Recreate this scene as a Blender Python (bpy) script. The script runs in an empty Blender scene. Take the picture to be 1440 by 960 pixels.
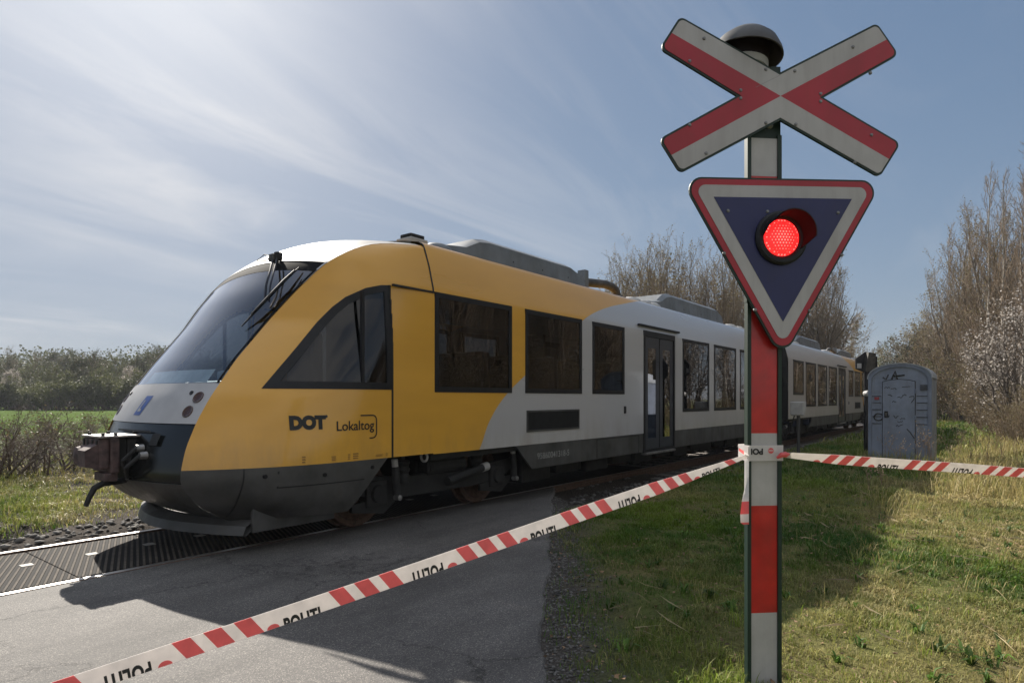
import bpy, bmesh, math, random
import numpy as np
from mathutils import Vector, Matrix
R = math.radians
rng = np.random.default_rng(7); random.seed(7)
sc = bpy.context.scene
COL = sc.collection

# ------------------------------------------------------------------ frame
# world: X along the track (away from the camera), Y across it, Z up, rail top = 0
CAM = np.array([0, -6.345, 1.39]); FW = np.array([.78911, .61425, 0]); RT = np.array([.61425, -.78911, 0])
def at(px, Zd):                     # ground position by bearing and depth
    p = CAM + Zd * (FW + (px - 720) / 880 * RT); return float(p[0]), float(p[1])
SUN = Vector((.352, .936, .705)).normalized()

# ------------------------------------------------------------------ node helpers
def newmat(name):
    m = bpy.data.materials.new(name); m.use_nodes = True
    nt = m.node_tree; return m, nt, nt.nodes['Principled BSDF']
def N(nt, typ, **kw):
    n = nt.nodes.new(typ)
    for k, v in kw.items():
        if k in n.inputs: n.inputs[k].default_value = v
        else: setattr(n, k, v)
    return n
def L(nt, a, b): nt.links.new(a, b)
def math_(nt, op, a, b=None, c=None):
    n = nt.nodes.new('ShaderNodeMath'); n.operation = op
    for i, v in enumerate((a, b, c)):
        if v is None: continue
        if hasattr(v, 'node'): L(nt, v, n.inputs[i])
        else: n.inputs[i].default_value = v
    return n.outputs[0]
def mixc(nt, fac, a, b, mode='MIX'):
    n = nt.nodes.new('ShaderNodeMix'); n.data_type = 'RGBA'; n.blend_type = mode
    for sock, v in ((n.inputs[0], fac), (n.inputs[6], a), (n.inputs[7], b)):
        if hasattr(v, 'node'): L(nt, v, sock)
        else: sock.default_value = v if not isinstance(v, tuple) else (*v, 1)[:4]
    return n.outputs[2]
def ramp(nt, fac, stops):
    n = nt.nodes.new('ShaderNodeValToRGB'); e = n.color_ramp.elements
    while len(e) < len(stops): e.new(.5)
    for i, (p, c) in enumerate(stops):
        e[i].position = p; e[i].color = (*c, 1) if isinstance(c, tuple) else (c, c, c, 1)
    L(nt, fac, n.inputs[0]); return n.outputs[0]
def noise(nt, scale, detail=4, rough=.55, vec=None, dist=0, out=0):
    n = N(nt, 'ShaderNodeTexNoise'); n.inputs['Scale'].default_value = scale; n.inputs['Detail'].default_value = detail
    n.inputs['Roughness'].default_value = rough; n.inputs['Distortion'].default_value = dist
    if vec is not None: L(nt, vec, n.inputs['Vector'])
    return n.outputs[out]
def objco(nt, sc_=(1, 1, 1), rot=(0, 0, 0), kind='Object'):
    t = N(nt, 'ShaderNodeTexCoord'); mp = N(nt, 'ShaderNodeMapping')
    mp.inputs['Scale'].default_value = sc_; mp.inputs['Rotation'].default_value = rot
    L(nt, t.outputs[kind], mp.inputs[0]); return mp.outputs[0]
def simple(name, col, rough=.5, metal=0, var=.12, vscale=6, coat=0, bump=0, bscale=40, spec=.5, streak=0):
    m, nt, b = newmat(name)
    v = objco(nt)
    f = noise(nt, vscale, 5, .6, v)
    c2 = tuple(max(0, x * (1 - 2 * var)) for x in col); c1 = tuple(min(1, x * (1 + var)) for x in col)
    c = ramp(nt, f, [(.3, c2), (.7, c1)])
    if streak:      # rain-washed dirt: runs down the face, blotches and a few fine scratches
        s1 = ramp(nt, noise(nt, 9, 6, .7, objco(nt, (1, 1, .12))), [(.42, 0), (.8, 1)]); s2 = ramp(nt, noise(nt, 3.5, 6, .7, v), [(.5, 0), (.75, .8)]); s3 = ramp(nt, noise(nt, 30, 3, .6, objco(nt, (1, 1, .05), (.5, .3, 0))), [(.70, 0), (.74, .5)])
        c = mixc(nt, math_(nt, 'MULTIPLY', math_(nt, 'MAXIMUM', math_(nt, 'MAXIMUM', s1, s2), s3), streak), c, (.10, .085, .06))
        L(nt, math_(nt, 'ADD', math_(nt, 'MULTIPLY', s1, .25), rough), b.inputs['Roughness'])
    L(nt, c, b.inputs['Base Color'])
    if not streak: b.inputs['Roughness'].default_value = rough
    b.inputs['Metallic'].default_value = metal
    b.inputs['Coat Weight'].default_value = coat; b.inputs['Specular IOR Level'].default_value = spec
    if bump:
        bp = N(nt, 'ShaderNodeBump', Strength=bump); L(nt, noise(nt, bscale, 4, .6, v), bp.inputs['Height'])
        L(nt, bp.outputs[0], b.inputs['Normal'])
    return m

M = {}
YEL = (.66, .335, .035); WHI = (.40, .395, .405); GRY = (.085, .085, .085)
# train livery paint: yellow ends, pale middle, dividing line a curve that leans to the middle of the unit
def livery():
    m, nt, b = newmat('train_paint')
    t = N(nt, 'ShaderNodeTexCoord'); s = N(nt, 'ShaderNodeSeparateXYZ'); L(nt, t.outputs['Object'], s.inputs[0])
    xm = math_(nt, 'SUBTRACT', 19.4, math_(nt, 'ABSOLUTE', math_(nt, 'SUBTRACT', s.outputs[0], 19.4)))
    zn = math_(nt, 'DIVIDE', math_(nt, 'SUBTRACT', s.outputs[2], .7), 2.8)
    fc = N(nt, 'ShaderNodeFloatCurve'); cv = fc.mapping.curves[0]
    pts = [(.7, 5.68), (.77, 5.74), (1.13, 5.95), (1.44, 6.27), (1.69, 6.66), (2.1, 7.32), (2.56, 8.12), (2.7, 8.45), (2.88, 9.05), (3.0, 9.6), (3.17, 10.5), (3.3, 11.7), (3.5, 13.9)]
    cv.points[0].location = ((pts[0][0] - .7) / 2.8, (pts[0][1] - 5) / 9); cv.points[1].location = (1, (pts[-1][1] - 5) / 9)
    for z, x in pts[1:-1]: cv.points.new((z - .7) / 2.8, (x - 5) / 9)
    fc.mapping.update(); L(nt, zn, fc.inputs['Value'])
    xb = math_(nt, 'ADD', math_(nt, 'MULTIPLY', fc.outputs[0], 9), 5)
    isy = math_(nt, 'LESS_THAN', xm, xb)
    v = objco(nt, (.35, 1, 1.6)); d = noise(nt, 1.3, 6, .62, v)
    yc = ramp(nt, d, [(.25, tuple(c * .86 for c in YEL)), (.75, tuple(min(1, c * 1.06) for c in YEL))])
    wc = ramp(nt, d, [(.25, tuple(c * .95 for c in WHI)), (.75, tuple(c * 1.03 for c in WHI))])
    c = mixc(nt, isy, wc, yc)
    # road grime that thickens towards the sill, broken by streaks
    st = noise(nt, 1.7, 8, .75, objco(nt, (2.0, 1, .5)))
    lo = math_(nt, 'MULTIPLY', ramp(nt, s.outputs[2], [(.0, 1), (.78, .9), (.98, 0)]), 1)
    mr = N(nt, 'ShaderNodeMapRange'); L(nt, s.outputs[2], mr.inputs[0]); mr.inputs[1].default_value = 1.25; mr.inputs[2].default_value = .75; mr.inputs[3].default_value = 0; mr.inputs[4].default_value = 1
    g = math_(nt, 'MULTIPLY', mr.outputs[0], ramp(nt, st, [(.42, 0), (.80, .5)]))
    c = mixc(nt, g, c, (.17, .12, .07))
    L(nt, c, b.inputs['Base Color'])
    L(nt, ramp(nt, noise(nt, .9, 4, .5, v), [(.3, .27), (.8, .36)]), b.inputs['Roughness'])
    b.inputs['Coat Weight'].default_value = .6; b.inputs['Coat Roughness'].default_value = .10
    bp = N(nt, 'ShaderNodeBump', Strength=.10, Distance=.02); L(nt, noise(nt, 1.3, 3, .45, objco(nt)), bp.inputs['Height']); L(nt, bp.outputs[0], b.inputs['Normal'])
    return m
M['paint'] = livery()
M['white_paint'] = simple('white_paint', (.38, .37, .365), .45, var=.14, vscale=1.5, coat=0)
M['roof_grey'] = simple('cab_roof_grey', (.17, .165, .16), .5, var=.2, vscale=1.2, spec=.25)
M['skirt'] = simple('skirt_grey', (.06, .06, .06), .5, var=.3, vscale=2.2, spec=.4, streak=0.3)
M['apron'] = simple('apron_grey', (.052, .051, .05), .42, var=.3, vscale=3, streak=0.25)
M['black'] = simple('black_trim', (.012, .012, .014), .5, var=.2, spec=.3)
M['trim'] = simple('rubber_trim', (.010, .010, .011), .8, var=.2, spec=.08)
M['gloss_black'] = simple('gloss_black', (.010, .011, .011), .22, var=.2, vscale=3, spec=.4)
M['seam'] = simple('black_seam', (.01, .01, .01), .7, var=.1)
M['bay'] = simple('dark_bay', (.012, .012, .012), .8, var=.3)
M['under'] = simple('underframe_black', (.013, .0125, .012), .75, var=.35, vscale=8)
M['steel'] = simple('dull_steel', (.30, .29, .28), .45, metal=.7, var=.25)
M['roofbox'] = simple('roof_box_grey', (.13, .145, .16), .5, var=.2, vscale=2, streak=0.3)
M['rust'] = simple('coupler_brown', (.085, .052, .048), .7, var=.35, vscale=14, bump=.3)
M['plate'] = simple('coupler_plate', (.42, .38, .36), .5, metal=.3, var=.25, vscale=9)
M['pipe'] = simple('exhaust_metal', (.06, .055, .05), .7, metal=.0, var=.3, vscale=7)
M['interior'] = simple('interior_grey', (.20, .20, .21), .7)
M['seat'] = simple('seat_blue', (.03, .04, .075), .9)
M['blind'] = simple('blind_pale', (.42, .46, .48), .7)
M['dash'] = simple('dash_grey', (.30, .33, .35), .6)
M['door'] = simple('door_dark', (.030, .034, .045), .35, var=.15)
M['amber'] = simple('lamp_amber', (.06, .024, .010), .12, var=.2)
M['ink'] = simple('lettering_black', (.012, .012, .012), .5)
M['stencil'] = simple('stencil_brown', (.30, .15, .03), .6)
M['faint'] = simple('lettering_faint', (.30, .30, .29), .6)
M['logo_blue'] = simple('logo_blue', (.03, .07, .25), .4)
M['sign_white'] = simple('sign_white', (.40, .385, .38), .45, var=.05, vscale=3, streak=0.28)
M['sign_red'] = simple('sign_red', (.36, .014, .03), .42, var=.10, vscale=3, streak=0.22)
M['pole_red'] = simple('pole_red', (.46, .012, .012), .3, var=.16, vscale=7, coat=.25, streak=0.2)
M['pole_white'] = simple('pole_white', (.42, .405, .395), .32, var=.07, vscale=6, coat=.2, streak=0.25)
M['sign_blue'] = simple('sign_blue', (.010, .014, .085), .4, var=.08, streak=0.15)
M['sign_edge'] = simple('sign_dark_green', (.003, .020, .012), .55)
M['bolt'] = simple('bolt_grey', (.22, .22, .22), .5, metal=.6)
M['hood'] = simple('hood_black', (.012, .008, .008), .6, spec=.12)
M['bell'] = simple('bell_dark', (.04, .036, .03), .55, var=.35, vscale=12)
M['tape'] = simple('tape_white', (.78, .74, .71), .35, var=.05, vscale=20)
M['tape_red'] = simple('tape_red', (.85, .17, .17), .35, var=.05, vscale=20)
for k_ in ('tape', 'tape_red'):       # thin foil lets some light through
    nt_ = M[k_].node_tree; pb = nt_.nodes['Principled BSDF']; tl = N(nt_, 'ShaderNodeBsdfTranslucent'); L(nt_, pb.inputs['Base Color'].links[0].from_socket, tl.inputs[0]); ms = N(nt_, 'ShaderNodeMixShader'); ms.inputs[0].default_value = .4
    L(nt_, pb.outputs[0], ms.inputs[1]); L(nt_, tl.outputs[0], ms.inputs[2]); L(nt_, ms.outputs[0], nt_.nodes['Material Output'].inputs[0])
M['cabin'] = simple('cabin_plastic', (.20, .235, .31), .5, var=.14, vscale=2.5, bump=.08, bscale=60, streak=0.3)
M['cabin_trim'] = simple('cabin_trim', (.16, .19, .255), .5, var=.15, vscale=3)
M['cabin_roof'] = simple('cabin_roof', (.30, .32, .35), .55, var=.15, vscale=3)
M['marker_red'] = simple('marker_red', (.25, .02, .03), .4)
M['concrete'] = simple('concrete', (.40, .33, .28), .9, var=.2, vscale=30, bump=.4, bscale=80)
M['cabinet'] = simple('cabinet_grey', (.36, .35, .33), .5, var=.12)
M['rail'] = simple('rail_head', (.42, .39, .37), .38, metal=.85, var=.15, vscale=9)
M['railweb'] = simple('rail_web_rust', (.10, .06, .04), .8, var=.3, vscale=20)
M['sleeper'] = simple('sleeper_concrete', (.20, .18, .16), .9, var=.25, vscale=9)

def glass(name, tint, refl=1.0):
    m, nt, b = newmat(name)
    out = nt.nodes['Material Output']
    tr = N(nt, 'ShaderNodeBsdfTransparent'); tr.inputs[0].default_value = (*tint, 1)
    gl = N(nt, 'ShaderNodeBsdfGlossy'); gl.inputs['Roughness'].default_value = .015; gl.inputs[0].default_value = (.95, .96, 1, 1)
    lw = N(nt, 'ShaderNodeLayerWeight'); lw.inputs['Blend'].default_value = .5
    f = math_(nt, 'MINIMUM', math_(nt, 'MULTIPLY', math_(nt, 'ADD', math_(nt, 'MULTIPLY', math_(nt, 'POWER', lw.outputs['Facing'], 4), .9), .055), refl), 1)
    bp = N(nt, 'ShaderNodeBump', Strength=.04, Distance=.01); L(nt, noise(nt, 1.6, 2, .4, objco(nt)), bp.inputs['Height'])
    L(nt, bp.outputs[0], gl.inputs['Normal'])
    mx = N(nt, 'ShaderNodeMixShader'); L(nt, f, mx.inputs[0]); L(nt, tr.outputs[0], mx.inputs[1]); L(nt, gl.outputs[0], mx.inputs[2])
    L(nt, mx.outputs[0], out.inputs[0]); return m
M['glass'] = glass('window_glass', (.15, .155, .16), 1.1)
M['cabglass'] = glass('cab_side_glass', (.13, .135, .14), .9)
M['windscreen'] = glass('windscreen_glass', (.62, .69, .72), 1.5)
M['doorglass'] = glass('door_glass', (.16, .17, .18), 1.9)

def lamp_mat():
    m, nt, b = newmat('red_led'); b.inputs['Base Color'].default_value = (.5, .01, .01, 1)
    b.inputs['Emission Color'].default_value = (1, .018, .018, 1); b.inputs['Emission Strength'].default_value = .55; return m
M['led_base'] = lamp_mat()
m, nt, b = newmat('led_bright'); b.inputs['Base Color'].default_value = (.6, .1, .08, 1); b.inputs['Emission Color'].default_value = (1, .13, .11, 1); b.inputs['Emission Strength'].default_value = .85; M['led_dot'] = m

# ------------------------------------------------------------------ mesh helpers
class MB:
    def __init__(s): s.v = []; s.f = []; s.mi = []; s.mats = []
    def mat(s, m):
        if m not in s.mats: s.mats.append(m)
        return s.mats.index(m)
    def add(s, verts, faces, m):
        o = len(s.v); k = s.mat(m); s.v += [tuple(map(float, p)) for p in verts]
        for f in faces: s.f.append(tuple(o + i for i in f)); s.mi.append(k)
    def box(s, a, b, m, c=0):
        (x0, y0, z0), (x1, y1, z1) = a, b
        x0, x1 = min(x0, x1), max(x0, x1); y0, y1 = min(y0, y1), max(y0, y1); z0, z1 = min(z0, z1), max(z0, z1)
        c = min(c, .45 * min(x1 - x0, y1 - y0, z1 - z0))
        if c <= 0:
            s.add([(x, y, z) for z in (z0, z1) for y in (y0, y1) for x in (x0, x1)],
                  [(0, 2, 3, 1), (4, 5, 7, 6), (0, 1, 5, 4), (2, 6, 7, 3), (0, 4, 6, 2), (1, 3, 7, 5)], m); return
        bm = bmesh.new(); bmesh.ops.create_cube(bm, size=1)
        for v in bm.verts: v.co = Vector(((x0 + x1) / 2 + v.co.x * (x1 - x0), (y0 + y1) / 2 + v.co.y * (y1 - y0), (z0 + z1) / 2 + v.co.z * (z1 - z0)))
        bmesh.ops.bevel(bm, geom=bm.edges[:], offset=c, segments=2, affect='EDGES', profile=.6)
        bm.verts.index_update(); s.add([v.co for v in bm.verts], [[v.index for v in f.verts] for f in bm.faces], m); bm.free()
    def tube(s, pts, rad, m, k=10, cap=True):
        pts = [Vector(p) for p in pts]; n = len(pts)
        rad = [rad] * n if not hasattr(rad, '__len__') else rad
        vs = []; up = None
        for i, p in enumerate(pts):
            t = (pts[min(i + 1, n - 1)] - pts[max(i - 1, 0)]).normalized()
            if up is None: up = t.orthogonal().normalized()
            up = (up - t * up.dot(t)).normalized(); w = t.cross(up)
            for j in range(k):
                a = 2 * math.pi * j / k; vs.append(p + (up * math.cos(a) + w * math.sin(a)) * rad[i])
        fs = [(i * k + j, i * k + (j + 1) % k, (i + 1) * k + (j + 1) % k, (i + 1) * k + j) for i in range(n - 1) for j in range(k)]
        if cap: fs += [tuple(range(k))[::-1], tuple(range((n - 1) * k, n * k))]
        s.add(vs, fs, m)
    def prism(s, poly, fn, t, m):          # poly of (u,v); fn(u,v,w) -> point; thickness from w=0 to w=t
        n = len(poly)
        vs = [fn(u, v, 0) for u, v in poly] + [fn(u, v, t) for u, v in poly]
        s.add(vs, [tuple(range(n))[::-1], tuple(range(n, 2 * n))] + [(i, (i + 1) % n, n + (i + 1) % n, n + i) for i in range(n)], m)
    def lathe(s, prof, ctr, ax, m, k=28):
        ax = Vector(ax).normalized(); u = ax.orthogonal().normalized(); w = ax.cross(u); c = Vector(ctr); vs = []
        for r, h in prof:
            for j in range(k):
                a = 2 * math.pi * j / k; vs.append(c + ax * h + (u * math.cos(a) + w * math.sin(a)) * r)
        n = len(prof)
        s.add(vs, [(i * k + j, i * k + (j + 1) % k, (i + 1) * k + (j + 1) % k, (i + 1) * k + j) for i in range(n - 1) for j in range(k)], m)
    def grid(s, P, m, skip=None, flip=False, mfn=None):  # P[i][j]
        a, b = len(P), len(P[0]); o = len(s.v); s.v += [tuple(map(float, p)) for r in P for p in r]
        for i in range(a - 1):
            for j in range(b - 1):
                if skip and skip(i, j): continue
                q = (o + i * b + j, o + i * b + j + 1, o + (i + 1) * b + j + 1, o + (i + 1) * b + j)
                s.f.append(q[::-1] if flip else q); s.mi.append(s.mat(mfn(i, j) if mfn else m))
    def build(s, name, parent=None, smooth=False, mirror=False, normals=True):
        v = s.v; f = s.f
        if mirror: v = [(38.8 - x, y, z) for x, y, z in v]; f = [q[::-1] for q in f]
        me = bpy.data.meshes.new(name); me.from_pydata(v, [], f)
        for m in s.mats: me.materials.append(m)
        me.polygons.foreach_set('material_index', s.mi)
        if normals:
            bm = bmesh.new(); bm.from_mesh(me); bmesh.ops.remove_doubles(bm, verts=bm.verts, dist=1e-5); bmesh.ops.recalc_face_normals(bm, faces=bm.faces); bm.to_mesh(me); bm.free()
        if smooth:
            me.polygons.foreach_set('use_smooth', [True] * len(me.polygons))
            try: me.set_sharp_from_angle(angle=R(smooth if smooth is not True else 40))
            except Exception: pass
        me.update(); o = bpy.data.objects.new(name, me); COL.objects.link(o)
        if parent: o.parent = parent
        return o
def tag(o, label=None, cat=None, group=None, kind=None):
    for k, v in (('label', label), ('category', cat), ('group', group), ('kind', kind)):
        if v: o[k] = v
    return o
def empty(name, loc=(0, 0, 0), rz=0, **kw):
    o = bpy.data.objects.new(name, None); COL.objects.link(o); o.location = loc; o.rotation_euler = (0, 0, rz); o.empty_display_size = .2
    return tag(o, **kw)
def copy_tree(o, parent=None):
    c = o.copy(); COL.objects.link(c)
    if parent: c.parent = parent
    for ch in list(o.children): copy_tree(ch, c)
    return c
def npmesh(name, V, Q=None, T=None, mats=(), mi=None, tint=None, smooth=False):
    me = bpy.data.meshes.new(name); V = np.asarray(V, np.float32)
    me.vertices.add(len(V)); me.vertices.foreach_set('co', V.ravel())
    Q = np.zeros((0, 4), np.int32) if Q is None else np.asarray(Q, np.int32); T = np.zeros((0, 3), np.int32) if T is None else np.asarray(T, np.int32)
    li = np.concatenate([Q.ravel(), T.ravel()]); ls = np.concatenate([np.arange(len(Q)) * 4, len(Q) * 4 + np.arange(len(T)) * 3])
    me.loops.add(len(li)); me.loops.foreach_set('vertex_index', li)
    me.polygons.add(len(ls)); me.polygons.foreach_set('loop_start', ls.astype(np.int32))
    for m in mats: me.materials.append(m)
    if mi is not None: me.polygons.foreach_set('material_index', np.asarray(mi, np.int32))
    if tint is not None:
        a = me.color_attributes.new('tint', 'FLOAT_COLOR', 'POINT'); a.data.foreach_set('color', np.c_[tint, np.ones(len(V))].astype(np.float32).ravel())
    if smooth: me.polygons.foreach_set('use_smooth', np.ones(len(ls), bool))
    me.update(calc_edges=True); me.validate(); return me
def linkmesh(name, me, parent=None):
    o = bpy.data.objects.new(name, me); COL.objects.link(o)
    if parent: o.parent = parent
    return o
def text_geo(body, size=1, bold=0, space=1, shear=0):
    cu = bpy.data.curves.new('t', 'FONT'); cu.body = body; cu.size = size; cu.offset = bold; cu.space_character = space; cu.shear = shear; cu.resolution_u = 4
    o = bpy.data.objects.new('t', cu); COL.objects.link(o)
    dg = bpy.context.evaluated_depsgraph_get(); me = bpy.data.meshes.new_from_object(o.evaluated_get(dg))
    bm = bmesh.new(); bm.from_mesh(me); bmesh.ops.remove_doubles(bm, verts=bm.verts, dist=1e-6)
    bm.verts.index_update(); v = np.array([tuple(q.co) for q in bm.verts]); f = [[q.index for q in p.verts] for p in bm.faces]
    bm.free(); bpy.data.objects.remove(o); bpy.data.curves.remove(cu); bpy.data.meshes.remove(me)
    v[:, 0] -= v[:, 0].min(); return v, f
def fit(v, w, h):                      # scale text so that it spans w x h from its lower left
    v = v.copy(); v[:, 1] -= v[:, 1].min(); v[:, 0] *= w / v[:, 0].max(); v[:, 1] *= h / v[:, 1].max(); return v

# ------------------------------------------------------------------ TRAIN
ZE = [.29, .42, .54, .66, .79, .97, 1.19, 1.39, 1.53, 1.74, 2.15, 2.41, 2.67, 2.78, 2.92, 3.04, 3.085, 3.12]
XE = [2.88, 2.64, 2.53, 2.44, 2.45, 2.49, 2.58, 2.69, 2.79, 2.94, 3.275, 3.475, 3.70, 3.82, 4.05, 4.36, 4.66, 4.96]
BE = [.86, .89, .89, .90, .90, .90, .90, .90, .89, .88, .90, .98, 1.06, 1.11, 1.15, 1.165, 1.175, 1.185]
def smooth_tab(xs, ys):
    zz = np.linspace(xs[0], xs[-1], 400); y = np.interp(zz, xs, ys); k = np.ones(17) / 17
    yp = np.pad(y, 8, mode='reflect', reflect_type='odd'); return zz, np.convolve(yp, k, 'valid')
_zx, _x = smooth_tab(ZE, XE); _zb, _b = smooth_tab(ZE, BE)
def xe(z): return float(np.interp(z, _zx, _x))
def be(z): return float(np.interp(z, _zb, _b))
SECT = [(1.375, 2.5), (1.366, 2.61), (1.30, 2.87), (1.225, 3.08), (1.195, 3.135), (1.14, 3.17), (1.0, 3.20), (.8, 3.235), (.4, 3.275), (0, 3.292)]
_sy, _sz = zip(*SECT)
def wsec(z): return float(np.interp(z, _sz, _sy))
def zsec(y): return float(np.interp(abs(y), _sy[::-1], _sz[::-1]))
XC = 4.96
def W(x, z):
    xs = xe(z); Ln = min(1.5, max(.05, XC - xs)); q = min(1, max(0, (x - xs) / Ln)); w = wsec(z)
    return w - (w - min(be(z), w)) * (1 - q) ** 2.5
def cap(z, v, off=0):
    d = .01; tx = xe(min(3.12, z + d)) - xe(max(.29, z - d)); tz = min(3.12, z + d) - max(.29, z - d); l = math.hypot(tx, tz)
    nx, nz = -tz / l, tx / l
    h = max(0, min(1, (2.35 - z) / .5)); nx, nz = nx * (1 - h) - 1.1 * h, nz * (1 - h)
    bl = .13 + .04 * max(0, min(1, (z - 2.6) / .5)); bl *= max(.35, min(1, (z - .1) / .5))
    k = bl * (1 - v * v) + off
    return (xe(z) + nx * k, v * be(z), z + nz * k)
CABWIN = [(3.06, 1.48), (4.36, 1.48), (4.37, 2.57), (4.27, 2.56), (4.10, 2.51), (3.9, 2.40), (3.77, 2.29), (3.62, 2.13), (3.40, 1.87)]
def inside(p, poly):
    x, y = p; r = False
    for i in range(len(poly)):
        (x0, y0), (x1, y1) = poly[i], poly[i - 1]
        if (y0 > y) != (y1 > y) and x < (x1 - x0) * (y - y0) / (y1 - y0) + x0: r = not r
    return r
def inset(poly, d):
    n = len(poly); out = []; a = sum(poly[i][0] * poly[(i + 1) % n][1] - poly[(i + 1) % n][0] * poly[i][1] for i in range(n)); sg = 1 if a > 0 else -1
    for i in range(n):
        p0, p1, p2 = (Vector(poly[(i + k) % n]) for k in (-1, 0, 1)); a = (p1 - p0).normalized(); b = (p2 - p1).normalized()
        na = Vector((-a.y, a.x)) * sg; nb = Vector((-b.y, b.x)) * sg; m = (na + nb).normalized(); out.append(tuple(p1 + m * (d / max(.35, m.dot(na)))))
    return out
def densify(poly, st):
    out = []
    for i in range(len(poly)):
        a, b = Vector(poly[i]), Vector(poly[(i + 1) % len(poly)]); n = max(1, int((b - a).length / st))
        out += [tuple(a.lerp(b, k / n)) for k in range(n)]
    return out
WINS = [(4.98, 6.38, 1.46, 2.58), (6.67, 8.10, 1.46, 2.58), (8.41, 9.46, 1.46, 2.58), (11.91, 13.35, 1.12, 2.58), (13.65, 15.11, 1.12, 2.58), (15.41, 16.84, 1.12, 2.58), (17.12, 18.42, 1.50, 2.58)]
DOOR = (10.18, 11.53, .43, 2.60)
XEND = 18.98

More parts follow.
